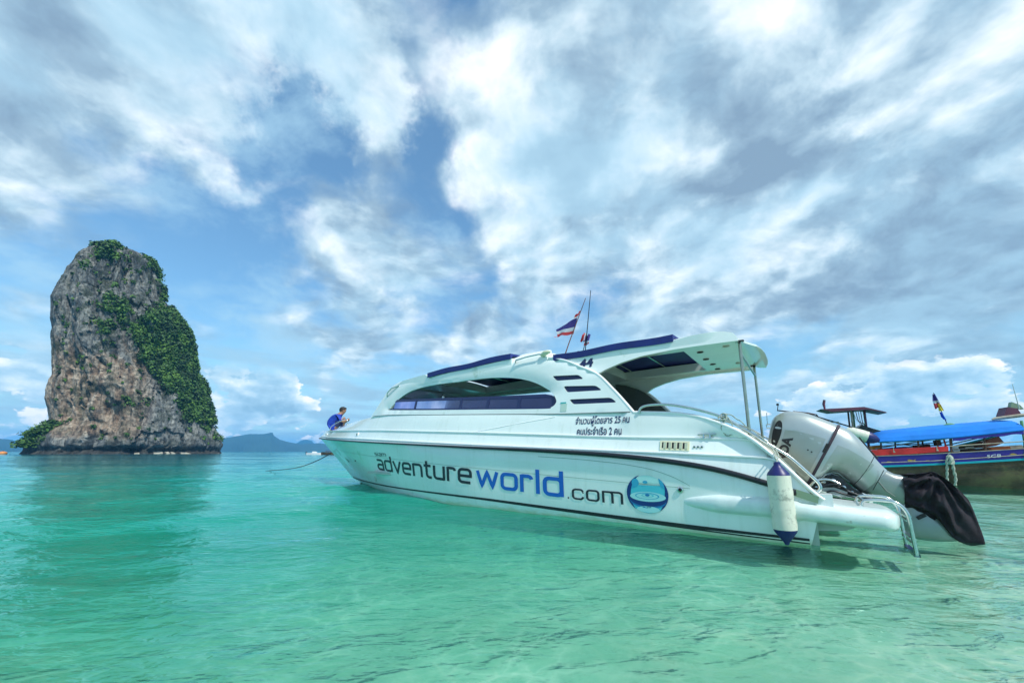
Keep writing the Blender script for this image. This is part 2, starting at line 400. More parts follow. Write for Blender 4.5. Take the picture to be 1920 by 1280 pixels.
def polar(name, r0, r1, nr, angs, m, zf):
    rad = np.geomspace(r0, r1, nr); A = np.array(angs)
    Rr, Aa = np.meshgrid(rad, A, indexing='ij'); X = Rr * np.sin(Aa); Y = Rr * np.cos(Aa)
    cell = Rr * math.log(r1 / r0) / nr
    Z = zf(X, Y, cell)
    na = len(A); V = np.stack([X, Y, Z], -1).reshape(-1, 3)
    I = (np.arange(nr - 1)[:, None] * na + np.arange(na - 1)[None, :]).ravel()
    F = np.stack([I, I + 1, I + na + 1, I + na], -1)
    return V, F
fine = np.radians(np.concatenate([np.linspace(-180, -66, 40)[:-1], np.linspace(-66, 66, 620), np.linspace(66, 180, 40)[1:]]))
V, F = polar('sea', .35, 5500, 640, fine, None, wave_height)
def fast_mesh(name, V, F, m, smooth=True):
    me = bpy.data.meshes.new(name); me.vertices.add(len(V)); me.vertices.foreach_set('co', V.astype('f').ravel())
    k = F.shape[1]; me.loops.add(len(F) * k); me.loops.foreach_set('vertex_index', F.astype('i').ravel())
    me.polygons.add(len(F)); me.polygons.foreach_set('loop_start', (np.arange(len(F)) * k).astype('i'))
    me.polygons.foreach_set('use_smooth', np.full(len(F), smooth)); me.update(calc_edges=True); me.validate()
    me.materials.append(m); o = bpy.data.objects.new(name, me); COL.objects.link(o); return o
c0 = np.array([[0, 0, 0.0]])       # close the small hole under the camera
na = len(fine); V2 = np.vstack([V, c0]); o = fast_mesh('sea', V2, F, M['sea']); tag(o, 'clear turquoise sea with small ripples', kind='structure')

M['sand'] = mat('white_sand', (.88, .84, .74), .9, 0, .10, .8, .6, 6)
def bed(X, Y, cell):
    s = np.maximum(Y - .8 * X, -6)
    d = .19 + .018 * np.clip(s, -3, 30) + .010 * np.sin(X * 2.1 + np.sin(Y * 1.7)) * np.sin(Y * 3.3 + X) 
    return -d - 3.0 * np.clip((s - 30) / 300, 0, 1)
V, F = polar('bed', .05, 5500, 160, np.radians(np.linspace(-180, 180, 240)), None, bed)
tag(fast_mesh('seabed', V, F, M['sand']), 'pale sandy sea bed under the water', kind='structure')

# ------------------------------------------------------------------ far hills, island, haze
def hill_mat():
    return mat('forested_hill', (.030, .060, .035), .95, 0, .3, .004)
M['hill'] = hill_mat()
def hill(name, prof, D, label, depth=700):
    az = np.array([p[0] for p in prof]); hh = np.array([p[1] for p in prof])
    A = np.linspace(az[0], az[-1], 260); Hh = np.interp(A, az, hh); rows = []
    for j in range(15):
        t = (j / 14 - .5) * 2; e = max(0, 1 - abs(t)) ** .75; row = []
        for a, h in zip(A, Hh):
            nz = mnoise.fractal(Vector((a * 1.6, t * 2.5, D * .001)), .8, 2.1, 4)
            env = min(1, h / 12)
            hz = h * e * (1 + (.28 * nz * (1 - e) + .015 * mnoise.noise(Vector((a * 9, t, 0)))) ) + (-3 if e <= 0 else 0)
            dd = D + t * depth * .5 + 40 * nz
            row.append((dd * math.sin(R(a)), dd * math.cos(R(a)), hz - 1))
        rows.append(row)
    o = MB().grid(rows).build(name, M['hill'], smooth=180)
    tag(o, label, kind='structure')
hill('hill', [(-60, 2), (-58, 40), (-55.5, 72), (-52.95, 66), (-52.36, 61), (-51.58, 47.1), (-51.09, 33.8), (-49, 12), (-47.5, 0)], 3200, 'low blue hill to the left of the rock island')
hill('hill', [(-43, 0), (-41, 25), (-38.62, 48.7), (-36.86, 88), (-35.55, 103), (-34.24, 120.4), (-32.7, 123.3), (-32.23, 130.7), (-31.84, 137), (-31.7, 113), (-30.96, 84.5), (-29.73, 65.4), (-28.58, 54.6), (-26.46, 63.5), (-23.77, 40.9), (-20.5, 22), (-17.5, 0)], 3200, 'blue hill with a steep notch between the rock island and the speedboat bow')
hill('hill', [(-31, 0), (-30.27, 31), (-29.56, 68), (-29.06, 90), (-28.43, 121), (-27.95, 128), (-27.36, 114), (-27.0, 75), (-26.31, 25), (-25.4, 0)], 4600, 'small far domed hill behind the notched hill')

def rock_mat():
    m = bpy.data.materials.new('limestone'); m.use_nodes = True; g = G(m.node_tree); b = m.node_tree.nodes['Principled BSDF']
    pos = g.n('ShaderNodeTexCoord').outputs['Object']; x, y, z = g.sep(pos)
    st = g.comb(g.m('MULTIPLY', x, 1.0), g.m('MULTIPLY', y, 1.0), g.m('MULTIPLY', z, .22))
    a = g.noise(st, .42, 8, .65, .4); c = g.noise(pos, .075, 5, .6, .3); f = g.noise(pos, .9, 8, .7)
    grey = g.ramp(a, [(.30, (.020, .026, .032)), (.42, (.11, .125, .13)), (.54, (.25, .26, .245)), (.70, (.46, .46, .41))])
    tan = g.ramp(a, [(.30, (.07, .045, .035)), (.44, (.38, .25, .16)), (.6, (.62, .50, .37))])
    low = g.m('MULTIPLY', g.mr(z, 50, 30), g.mr(z, 3, 9))
    tm = g.m('MULTIPLY', g.mr(g.m('ADD', c, g.m('MULTIPLY', low, .20)), .52, .62), g.m('ADD', .06, g.m('MULTIPLY', low, .68)))
    tm = g.m('MULTIPLY', tm, g.mr(g.m('ADD', x, g.m('MULTIPLY', c, 8.0)), 16, 8))
    colr = g.mix(tm, grey, tan)
    vc = g.noise(g.comb(x, y, g.m('MULTIPLY', z, .10)), 1.1, 6, .7)
    colr = g.mix(g.mr(vc, .36, .47, .75, 0), colr, (.018, .022, .025))
    moss = g.m('MULTIPLY', g.mr(g.noise(pos, .16, 6, .65), .50, .60), g.mr(z, 0, 30, .35, .75))
    colr = g.mix(moss, colr, (.030, .050, .026))
    colr = g.mix(g.mr(f, .38, .56, .62, 0), colr, (.015, .018, .018))
    colr = g.mix(g.mr(z, 3.0, 1.0, 0, .8), colr, (.02, .02, .018))
    g.put(b.inputs['Base Color'], colr); b.inputs['Roughness'].default_value = .9
    bn = g.n('ShaderNodeBump'); bn.inputs['Strength'].default_value = .9; bn.inputs['Distance'].default_value = 1.2
    g.put(bn.inputs['Height'], g.m('ADD', a, g.m('MULTIPLY', f, .6))); g.put(b.inputs['Normal'], bn.outputs[0]); return m
M['rock'] = rock_mat()

IL = [(-23.4, -2), (-23.0, 0.4), (-22.5, 2.0), (-21.8, 4.0), (-21.2, 6.3), (-16.8, 12.6), (-17.8, 17.4), (-18.7, 20.4), (-18.9, 23.5), (-18.8, 27.0), (-18.1, 29.6), (-18.7, 34.9), (-19.4, 39.7), (-20.3, 43.9), (-20.4, 48.2), (-21.2, 51.2), (-21.3, 55.2), (-21.9, 59.8), (-21.0, 63.4), (-20.1, 67.5), (-18.9, 71.7), (-17.6, 75.2), (-17.0, 78.6), (-15.8, 80.4), (-14.2, 82.4), (-11.6, 84.4), (-8.5, 86.2)]
IR = [(37.0, -2), (36.6, 0.2), (36.1, 4.5), (34.9, 7.9), (32.9, 11.2), (31.4, 16.3), (30.1, 20.5), (28.3, 24.6), (27.8, 28.9), (26.3, 32.1), (23.4, 35.2), (22.3, 41.8), (21.3, 47.7), (20.3, 51.8), (19.0, 55.0), (16.8, 58.0), (14.7, 60.9), (12.2, 63.7), (10.1, 66.5), (9.2, 71.4), (7.8, 75.2), (6.7, 79.4), (5.0, 82.3), (2.8, 83.8), (.7, 84.7), (-2.4, 85.6), (-5.0, 86.2)]
isl_az = R(-46); ISL = root('rock_island', (225 * math.sin(isl_az), 225 * math.cos(isl_az), 0), R(46))
tag(ISL, 'tall grey and tan limestone rock tower rising from the sea, green on its right side', 'rock island')
def island():
    zl = np.array([p[1] for p in IL]); xl = np.array([p[0] for p in IL]); zr = np.array([p[1] for p in IR]); xr = np.array([p[0] for p in IR])
    nz, na = 250, 400; zs = np.concatenate([np.linspace(-2, 81, nz - 30), np.linspace(81.3, 86.15, 30)])
    P = []
    ths = np.concatenate([np.linspace(math.pi * .96, math.pi * 2.04, 300), np.linspace(math.pi * 2.04, math.pi * 2.96, 102)[1:-1]])
    for z in zs:
        L = float(np.interp(z, zl, xl)); Rr = float(np.interp(z, zr, xr)); cx = (L + Rr) / 2; w = max((Rr - L) / 2, .6)
        dep = w * .62 + 3
        row = []
        for th in ths:
            c, s = math.cos(th), math.sin(th)
            p = Vector((c * 24, s * 24, z))
            q = Vector((p.x * .055, p.y * .055, z * .018)); rid = 1 - abs(mnoise.fractal(q * 1.7, .9, 2.1, 4)) * 2
            blk = mnoise.fractal(Vector((p.x * .16, p.y * .16, z * .10 + 5)), .8, 2.2, 4)
            fl = mnoise.noise(Vector((p.x * .45, p.y * .45, z * .09))); fn = mnoise.noise(Vector((p.x * 1.1, p.y * 1.1, z * .7)))
            cell = mnoise.cell(Vector((p.x * .20 + blk, p.y * .20, z * .11 + blk)))
            big = mnoise.noise(Vector((p.x * .05 + 3, p.y * .05, z * .03)))
            k = (rid - .4) * 2.2 + blk * 1.3 + fl * .8 + fn * .45 + cell * .8 + big * 3.5
            side = abs(c) ** 3                       # keep the outline near the silhouette
            disp = k * (1 - .72 * side) + (fl * .6 + fn * .5) * side
            # notch cut by the sea, a recess low on the left, a buttress low on the right
            und = -3.2 * math.exp(-((z - 1.2) / 1.5) ** 2) * (1 - .4 * side)
            u = c * w + cx
            disp += und + 2.2 * math.exp(-((u - 12) / 7) ** 2 - ((z - 12) / 12) ** 2) - 3.2 * math.exp(-((u + 12.5) / 3.0) ** 2 - ((z - 22) / 9) ** 2) \
                - 2.0 * math.exp(-((u + 9 - (z - 14) * .25) / 1.5) ** 2 - ((z - 24) / 14) ** 2) + 2.0 * math.exp(-((u - .5) / 5) ** 2 - ((z - 30) / 14) ** 2)
            e = min(1, max(0, (86.2 - z) / 6)) ** .5
            rx = w + disp * (.35 + .65 * min(1, w / 14)) * (.35 + .65 * (1 - side)); ry = (dep + disp) * (.25 + .75 * e)
            row.append((cx + c * rx, s * ry, z + (.5 * fn if z < 85 else 0)))
        P.append(row)
    mb = MB(); mb.grid(P, wrap=True); k = len(mb.v); top = np.mean(np.array(P[-1]), 0); mb.v.append((float(top[0]), float(top[1]), 86.6))
    n = len(ths); b0 = (len(zs) - 1) * n; mb.f += [(b0 + (i + 1) % n, k, b0 + i) for i in range(n)]
    mb.build('rock_face', M['rock'], ISL, smooth=50)
    # flat pale ledges at the foot on the right
    lb = MB()
    for (x, y, sx, sy, sz) in [(13, -17.5, 8, 2.5, 1.5), (20, -15.5, 6, 2.5, .9), (8, -17.5, 4, 2, .8), (31, -8, 5, 3, .8)]:
        rows = []
        for j in range(7):
            t = j / 6; row = []
            for i in range(18):
                a = 2 * math.pi * i / 18; rr = (1 - t ** 1.6) * (1 + .25 * mnoise.noise(Vector((math.cos(a) * 2 + x, math.sin(a) * 2, t))))
                row.append((x + math.cos(a) * sx * rr, y + math.sin(a) * sy * rr, -.5 + t * (sz + .5) + .2 * mnoise.noise(Vector((a, t * 3, x)))))
            rows.append(row)
        lb.grid(rows, wrap=True)
    lb.build('ledge', mat('pale_ledge_rock', (.42, .40, .33), .9, 0, .4, .8), ISL)
    return np.array(P), ths, zs
IP, Iths, Izs = island()

def foliage_mat():
    m = bpy.data.materials.new('island_leaves'); m.use_nodes = True; g = G(m.node_tree); b = m.node_tree.nodes['Principled BSDF']
    pos = g.n('ShaderNodeTexCoord').outputs['Object']
    n = g.noise(pos, .22, 4, .6); n2 = g.noise(pos, 1.1, 3, .6)
    c = g.ramp(g.m('ADD', g.m('MULTIPLY', n, .6), g.m('MULTIPLY', n2, .4)), [(.34, (.008, .026, .012)), (.45, (.024, .070, .018)), (.54, (.075, .175, .024)), (.66, (.17, .30, .045))])
    g.put(b.inputs['Base Color'], c); b.inputs['Roughness'].default_value = .7; return m
M['leaf'] = foliage_mat()

def vegetation():
    V = []; F = []
    nz, na = IP.shape[:2]
    def dens(x, z, ang):
        d = 0.0
        d = max(d, .46 * math.exp(-((z - 84) / 3.5) ** 2))                                  # the top
        d = max(d, .8 * math.exp(-((x + 8) / 6) ** 2 - ((z - 79) / 4) ** 2))
        xr = float(np.interp(z, [8, 20, 35, 50, 60, 72, 82], [24, 17, 5, -1, 8, 6, 2]))     # the green right flank
        if z > 6: d = max(d, min(1.0, max(0, (x - xr + 2.5) / 5)) * (1.0 if z < 62 else .55))
        if x > 22 and z < 14: d *= .45
        if 6 < x < 17 and z < 24: d = min(d, .08)
        for (cx, cz, sx, sz, w) in [(-4, 57, 4.5, 4.5, 1), (-5, 47, 3, 4.5, .9), (-4, 41, 2, 5, .7), (-1, 50, 4, 4, .8), (-12, 71, 6, 3, .45), (3, 70, 3, 2, .5), (-16, 60, 2, 6, .35), (3, 20, 2, 3, .6), (8, 19, 1.5, 1.5, .7), (-6, 66, 4, 2, .5)]:
            d = max(d, w * math.exp(-((x - cx) / sx) ** 2 - ((z - cz) / sz) ** 2))
        return d
    rng = random.Random(11)
    spots = []
    for _ in range(60000):
        i = rng.randrange(1, nz - 1); j = rng.randrange(0, na)
        p = IP[i, j]
        if p[1] > 6: 
            if rng.random() > .25: continue
        nzv = .5 + .5 * (mnoise.noise(Vector((p[0] * .2, p[2] * .2, 3.3))) * .5 + mnoise.noise(Vector((p[0] * .42, p[2] * .3, 8.3))) * .9)
        dd = dens(p[0], p[2], 0)
        if rng.random() < max(0, dd * 1.5 - 1.15 * nzv - .02) * .85: spots.append((p[0], p[1], p[2], rng.uniform(.6, 1.5)))
        if p[2] > 4 and p[1] < -7 and rng.random() < .014: spots.append((p[0], p[1], p[2], rng.uniform(.35, .8)))
        if len(spots) > 5200: break
    # bushes and low trees on the left foot
    for _ in range(620):
        t = rng.random(); x = -22.3 + 13 * t; top = 3.2 + (8.6 if t > .12 else 3.5) * min(1, .25 + t * 1.5) * (1 if t < .6 else (1 - (t - .6) * 1.5))
        spots.append((x + rng.gauss(0, .5), rng.uniform(-8, 4) - 3 * math.sin(t * 3), rng.uniform(2.8, max(3.2, top)), rng.uniform(.6, 1.2)))
    for (x, y, z, s) in spots:
        rad = 1.25 * s; n = 22
        out = Vector((x * .2, -1 if y < 2 else 1, 0)).normalized()
        c = Vector((x, y, z)) + out * rad * .25 + Vector((0, 0, rad * .3))
        for _ in range(n):
            d = Vector((rng.gauss(0, 1), rng.gauss(0, 1), rng.gauss(0, .8))).normalized() * rng.uniform(.45, 1) * rad
            q = c + d; l = rng.uniform(.16, .42) * (0.7 + .4 * s)
            nn = (d.normalized() + Vector((rng.gauss(0, .5), rng.gauss(0, .5), rng.gauss(0, .5) + .4))).normalized()
            t1 = nn.orthogonal().normalized() ; t2 = nn.cross(t1); a = rng.random() * 6.28
            u = (t1 * math.cos(a) + t2 * math.sin(a)) * l; w = nn.cross(u)
            k = len(V); V += [q - u - w * .6, q + u - w * .5, q + u * .9 + w * .7, q - u * .8 + w * .6]; F.append((k, k + 1, k + 2, k + 3))
    o = fast_mesh('island_vegetation', np.array([tuple(v) for v in V]), np.array(F), M['leaf'], smooth=False)
    o.location = ISL.location; o.rotation_euler = ISL.rotation_euler
    tag(o, 'green shrubs and small trees clinging to the rock island', kind='stuff')
vegetation()

hz = MB().box((0, 0, 74.5), (11600, 11600, 157)).build('haze', None, smooth=None)   # z -4 .. 153
hm = bpy.data.materials.new('air_haze'); hm.use_nodes = True; hm.node_tree.nodes.clear(); g = G(hm.node_tree)
pv = g.n('ShaderNodeVolumePrincipled'); g.put(pv.inputs['Color'], (.12, .52, .98)); pv.inputs['Density'].default_value = .00020
oo = g.n('ShaderNodeOutputMaterial'); hm.node_tree.links.new(pv.outputs[0], oo.inputs['Volume']); hz.data.materials.append(hm)
hz.display_type = 'WIRE'; tag(hz, 'thin sea haze', kind='stuff')

# ------------------------------------------------------------------ the speedboat (local x forward, y to port, z up)
BO, BRZ = (3.9696, 5.2423, 0.0), R(143)
BOAT = root('speedboat', BO, BRZ)
tag(BOAT, 'long white cabin speedboat with blue canvas roof panels and lettering along its hull', 'speedboat')
LB = 13.12
cz_rail = curve([-.2, -.08, .13, .38, .56, .9, 1.4, 1.87, 2.32, 3.38, 4.49, 5.9, 7.96, 9.61, 11.5, 13.12], [.41, .46, .54, .62, .68, .77, .845, .89, .925, .98, 1.02, 1.08, 1.165, 1.235, 1.32, 1.40], .18)
cz_w1 = curve([-.2, .27, .89, 1.88, 4.51, 8.02, 12.01, 13.1], [.87, .885, .92, .96, 1.07, 1.235, 1.41, 1.47], .2)
cz_w2 = curve([-.2, .47, .89, 1.9, 4.6, 8, 11.71, 13], [1.08, 1.09, 1.12, 1.15, 1.29, 1.45, 1.59, 1.63], .2)
cz_c = curve([-.12, -.06, .08, .27, .47, .63, .8, 1.03, 1.3, 1.86, 3.06, 4.71, 6.22, 7.67, 8.4, 9.4, 10.6, 11.6, 12.9], [.455, .49, .66, .885, 1.09, 1.20, 1.29, 1.385, 1.445, 1.49, 1.53, 1.62, 1.70, 1.79, 1.81, 1.77, 1.71, 1.67, 1.62], .05)
cz_s = curve([0, .95, 2.3, 4.5, 5.7, 7.5, 10.98], [.045, .055, .09, .155, .165, .165, .18], .25)
cz_ch = curve([0, 1, 2.3, 4.5, 6, 8, 10.45], [-.02, -.03, -.03, -.02, -.01, .0, .03], .25)
cz_k = curve([0, 4, 8, 9.4, 10.4], [-.42, -.42, -.30, -.13, .0], .3)
def br(a):
    return 1.56 - .06 * ((4.5 - a) / 4.5) ** 2 if a < 4.5 else 1.56 * (1 - min(1, (a - 4.5) / (LB - 4.5)) ** 2.3)
def bs(a, e=11.0): return 1.5 if a < 4.3 else 1.5 * (1 - min(1, (a - 4.3) / (e - 4.3)) ** 1.9)
def hull_rows():
    n = 150; rows = []
    for i in range(n + 1):
        t = i / n
        def A(a0, a1): return a0 + (a1 - a0) * t
        aK, aC, aS, aR, a1, a2, a3 = A(.10, 10.42), A(.06, 10.45), A(.03, 10.98), A(-.08, 13.12), A(-.08, 13.02), A(-.08, 12.75), A(-.10, 12.62)
        zc3 = cz_c(a3)
        k = (aK, 0, cz_k(aK)); kc = (aC, bs(aC, 10.46) * .5, (cz_k(aC) + cz_ch(aC)) * .5 + .04); ch = (aC, bs(aC, 10.46) * .985, cz_ch(aC)); s = (aS, bs(aS) + .01, cz_s(aS))
        r = (aR, br(aR), cz_rail(aR))
        mid = []
        for q in (.25, .5, .75):
            a = aS + (aR - aS) * (q ** 1.0); b = s[1] + (r[1] - s[1]) * q; z = s[2] + (r[2] - s[2]) * q
            bow = max(0, (a - 6) / 7); b -= .10 * bow * math.sin(math.pi * q) * min(1, b / .3)
            mid.append((a, max(b, 0), z))
        ru = (aR, max(0, br(aR) - .012), cz_rail(aR) + .035)
        w1 = (a1, max(0, br(a1) - .035 if a1 < 12.9 else br(a1) * .7), min(cz_w1(a1), cz_c(a1) - .004))
        w2 = (a2, max(0, br(a2) - .12) if a2 < 11.5 else max(0, br(a2) - .12) , min(cz_w2(a2), cz_c(a2) - .002))
        if t > .995: w2 = (a2, 0, w2[2])
        bcc = 1.5 - .14 * min(1, max(0, (zc3 - 1.05) / .4)); bcc = min(bcc, max(0, br(a3) - .22 - .10 * max(0, (a3 - 6) / 6)) if a3 > 2 else bcc)
        c = (a3, bcc if t < .999 else 0, zc3)
        w1m = (w1[0], w1[1] + .012, w1[2] - .02)
        w2m = ((w2[0] + c[0]) / 2, (w2[1] + c[1]) / 2 + .015, (w2[2] + c[2]) / 2)
        rows.append([k, kc, ch, s] + mid + [r, ru, w1m, w1, w2, w2m, c])
    return rows
HR = hull_rows()
def both(rows):
    """port and starboard halves"""
    mb = MB(); mb.grid(rows); mb.grid([[(p[0], -p[1], p[2]) for p in r[::-1]] for r in rows]); return mb
hb = both(HR)
tr = [p for p in HR[0]]; k = len(hb.v); prof = [(p[0], p[1], p[2]) for p in tr[:12]]; prof = prof + [(p[0], -p[1], p[2]) for p in prof[::-1][:-1]]
hb.add(prof, [tuple(range(len(prof)))[::-1]])
HULL = hb.build('hull', M['hull'], BOAT, smooth=28)
hull_bvh = BVHTree.FromPolygons([Vector(v) for v in hb.v], [tuple(f) for f in hb.f])
def on_side(a, z, off=.004, bv=None):
    h = (bv or hull_bvh).ray_cast(Vector((a, 4, z)), Vector((0, -1, 0)))
    if h[0] is None: return Vector((a, 1.4, z))
    n = h[1]; n = n if n.y > 0 else -n
    return h[0] + n * off
# black rub rail, white moulding lines, boot stripe
def strip(name, za, a0, a1, hgt, off, m, parent, n=120, thick=True, bfun=None):
    for sgn in (1, -1):
        mb = MB(); rows = []
        for i in range(n + 1):
            a = a0 + (a1 - a0) * i / n; z = za(a); b = bfun(a)
            ang = [(-1, 0), (-1, .6), (-.55, 1), (.55, 1), (1, .6), (1, 0)]
            hh = hgt(a) if callable(hgt) else hgt
            rows.append([(a, sgn * (max(0, b) - .012 + off * q), z + hh * .5 * p) for p, q in ang])
        mb.grid(rows); mb.build(name, m, parent, smooth=60)
strip('rub_rail', lambda a: cz_rail(a), .12, 13.11, lambda a: .036 + .028 * min(1, max(0, (6 - a) / 4)), .05, M['black'], HULL, bfun=br)
tip = MB().tube([(13.05, .06, 1.397), (13.13, .03, 1.40), (13.14, 0, 1.40), (13.13, -.03, 1.40), (13.05, -.06, 1.397)], .022, 8).build('rub_rail', M['black'], HULL)
def sw1(a): return min(cz_w1(a), cz_c(a) - .004)
def sw2(a): return min(cz_w2(a), cz_c(a) - .004)
strip('moulding', sw1, .25, 12.85, .028, .040, M['white'], HULL, bfun=lambda a: br(a) - .035)
strip('moulding', sw2, .46, 12.2, .026, .036, M['white'], HULL, bfun=lambda a: br(a) - .12)
# lower sheer groove: a faint thin line under the rail
def surf_band(name, fa0, fa1, a0, a1, m, parent, n=140, off=.004):
    mb = MB()
    rows = [[on_side(a0 + (a1 - a0) * i / n, f(a0 + (a1 - a0) * i / n), off) for f in (fa0, fa1)] for i in range(n + 1)]
    mb.grid(rows); o = mb.build(name, m, parent, smooth=60)
    MB().grid([[(p[0], -p[1], p[2]) for p in r[::-1]] for r in rows]).build(name, m, parent, smooth=60)
    return o
stz = lambda a: cz_s(a) + .012
surf_band('boot_stripe', lambda a: stz(a) - (.016 + .012 * min(1, max(0, (6 - a) / 5))), lambda a: stz(a) + (.014 + .012 * min(1, max(0, (6 - a) / 5))), .05, 10.9, M['black'], HULL)
gz = curve([1.15, 3, 4.6, 8, 10.6], [.52, .60, .675, .84, .97], .2)
surf_band('hull_groove', lambda a: gz(a) - .003, lambda a: gz(a) + .004, 1.15, 10.6, mat('groove_shade', (.30, .46, .40), .5), HULL)
gz2 = curve([1.15, 1.3, 1.6, 2.0, 2.6, 3.3], [.55, .64, .74, .80, .85, .885], .08)
surf_band('hull_groove', lambda a: gz2(a) - .003, lambda a: gz2(a) + .004, 1.15, 3.3, bpy.data.materials['groove_shade'], HULL, 60)
# coaming edge, deck and cockpit liner
ce = []; 
for i in range(90):
    a = -.10 + 1.96 * i / 89; z = cz_c(a); ce.append((a, 1.5 - .14 * min(1, max(0, (z - 1.05) / .4)) - .012, z))
for s in (1, -1): MB().tube([(p[0], s * p[1], p[2] + .004) for p in ce], .022, 8).build('coaming_edge', M['white'], HULL, smooth=80)
def cw(a):
    z = cz_c(a); b = 1.5 - .14 * min(1, max(0, (z - 1.05) / .4)); return min(b, max(0, br(a) - .22 - .10 * max(0, (a - 6) / 6)) if a > 2 else b)
rows = []
for i in range(60):      # foredeck
    a = 8.3 + (12.60 - 8.3) * i / 59; w = cw(a)
    rows.append([(a, w * math.sin(t * math.pi / 2), cz_c(a) + .06 * math.cos(t * math.pi / 2) * min(1, w / .5)) for t in np.linspace(-1, 1, 13)])
MB().grid(rows).build('foredeck', M['gel'], BOAT, smooth=60)
mb = MB()
for s in (1, -1):
    rows = []
    for i in range(60):
        a = -.02 + 8.3 * i / 59; w = cw(a); z = cz_c(a)
        rows.append([(a, s * w, z), (a, s * (w - .10), z - .005), (a, s * (w - .13), z - .04), (a, s * (w - .15), min(.50, z - .05))][::s])
    mb.grid(rows)
mb.box((4.2, 0, .47), (8.2, 2.5, .05)); mb.box((8.36, 0, 1.0), (.05, 2.0, 1.5))
mb.build('cockpit_liner', M['liner'], BOAT, smooth=40)
mb = MB()       # stern locker and bench
mb.prism([(.14, .48), (.14, .70), (.34, .98), (.60, 1.16), (1.15, 1.18), (1.15, .48)], lambda a, z: (a, 1.28, z), lambda a, z: (a, -1.28, z))
LK = mb.build('stern_locker', M['beige'], BOAT, smooth=None)
for b in (-.8, -.3, .25, .8):
    MB().prism([(.125, .50), (.125, .705), (.33, .995), (.59, 1.175), (.60, 1.15), (.35, .96), (.15, .69), (.15, .5)], lambda a, z: (a, b - .012, z), lambda a, z: (a, b + .012, z)).build('locker_trim', M['liner'], LK, smooth=None)
for i in range(5):      # benches seen dimly through the windows
    for s in (1, -1):
        q = MB().box((2.6 + i * 1.1, s * .75, .75), (.45, .75, .10)); q.box((2.45 + i * 1.1, s * .75, 1.08), (.08, .75, .60)); q.box((2.6 + i * 1.1, s * .75, .58), (.3, .6, .25))
        q.build('cabin_seat', M['navy'], BOAT)

# ---- superstructure
def bc(a, z):
    w = 1.36 if a < 5.5 else 1.36 - .55 * ((a - 5.5) / 4.7) ** 2
    return w - .23 * max(-.3, (z - 1.45))
win = [(7.79, 1.93), (6.25, 1.815), (4.73, 1.725), (3.36, 1.645), (3.20, 1.66), (3.12, 1.72), (3.13, 1.80), (3.25, 1.92), (3.42, 2.03), (3.62, 2.13), (3.85, 2.21), (4.2, 2.29), (4.59, 2.335), (5.0, 2.35), (5.43, 2.355), (6.0, 2.37), (6.54, 2.365), (6.95, 2.335), (7.22, 2.28), (7.5, 2.17), (7.7, 2.04), (7.79, 1.98)]
win_s = [(p.x, p.y) for p in smooth_pts([(a, z, 0) for a, z in win], 5, closed=True)]
roofz = curve([.4, .50, .62, .82, 1.08, 1.32, 3.22, 3.39, 3.40, 3.43, 3.98, 4.13, 6.41, 6.55, 7.44, 8.01], [2.35, 2.38, 2.45, 2.53, 2.53, 2.50, 2.49, 2.50, 2.52, 2.71, 2.73, 2.655, 2.57, 2.66, 2.62, 2.44], .02)
outline = [(1.86, 1.492), (3.06, 1.53), (4.71, 1.62), (6.22, 1.70), (7.67, 1.785), (8.62, 1.80), (8.50, 1.93), (8.30, 2.14), (8.10, 2.37), (8.01, 2.46), (7.75, 2.57), (7.44, 2.63), (7.0, 2.65), (6.55, 2.66), (6.44, 2.58),
           (5.3, 2.62), (4.14, 2.655), (4.02, 2.73), (3.7, 2.735), (3.43, 2.72), (3.36, 2.52), (2.6, 2.50), (1.9, 2.495), (1.32, 2.50), (1.08, 2.52), (.86, 2.52), (.72, 2.50), (.62, 2.46), (.58, 2.40), (.57, 2.34), (.76, 2.345), (1.08, 2.35), (1.34, 2.35), (1.79, 2.32), (2.08, 2.265), (2.31, 2.195), (2.44, 2.125), (2.30, 1.98), (2.17, 1.85), (2.0, 1.66)]
def slot(p0, p1, p2, p3):
    base = [(p0, 0), (p1, 0), (p2, 0), (p3, 0)]
    P = [Vector((*p, 0)) for p in (p0, p1, p2, p3)]; out = []
    for i in range(4):
        a, b, c = P[i - 1], P[i], P[(i + 1) % 4]; r = min(.045, (a - b).length * .45, (c - b).length * .45)
        s = b + (a - b).normalized() * r; e = b + (c - b).normalized() * r
        for t in (0, .33, .66, 1): q = s * (1 - t) ** 2 + b * 2 * t * (1 - t) + e * t * t; out.append((q.x, q.y))
    return out
slots = [slot((3.25, 2.195), (2.76, 2.155), (2.66, 2.075), (3.15, 2.10)), slot((3.02, 1.995), (2.45, 1.945), (2.34, 1.86), (2.94, 1.885)), slot((2.89, 1.765), (2.20, 1.735), (2.10, 1.655), (2.81, 1.68))]
wa = np.array(win_s)
def wdist(a, z):
    return float(np.sqrt(np.min((wa[:, 0] - a) ** 2 + (wa[:, 1] - z) ** 2)))
def wing(a, z):        # the roof side aft of the leg sits a little inboard
    le = [(3.4, 2.5), (3.22, 2.485), (3.02, 2.42), (2.77, 2.29), (2.44, 2.125)]
    if a < 3.4 and z > 2.12 and a < np.interp(z, [p[1] for p in le[::-1]], [p[0] for p in le[::-1]]): return .035
    return 0
def fr(a, z):
    d = wdist(a, z); w = .05 * max(0, 1 - d / .17) * min(1, max(0, (z - 1.80) / .15))
    if z > 2.42 and a > .9: w += .10 * max(0, (z - 2.5) / .2) ** 2
    return (a, bc(a, z) - w - wing(a, z), z)
def fbk(a, z): p = fr(a, z); return (a, p[1] - .065, z)
CAB = None
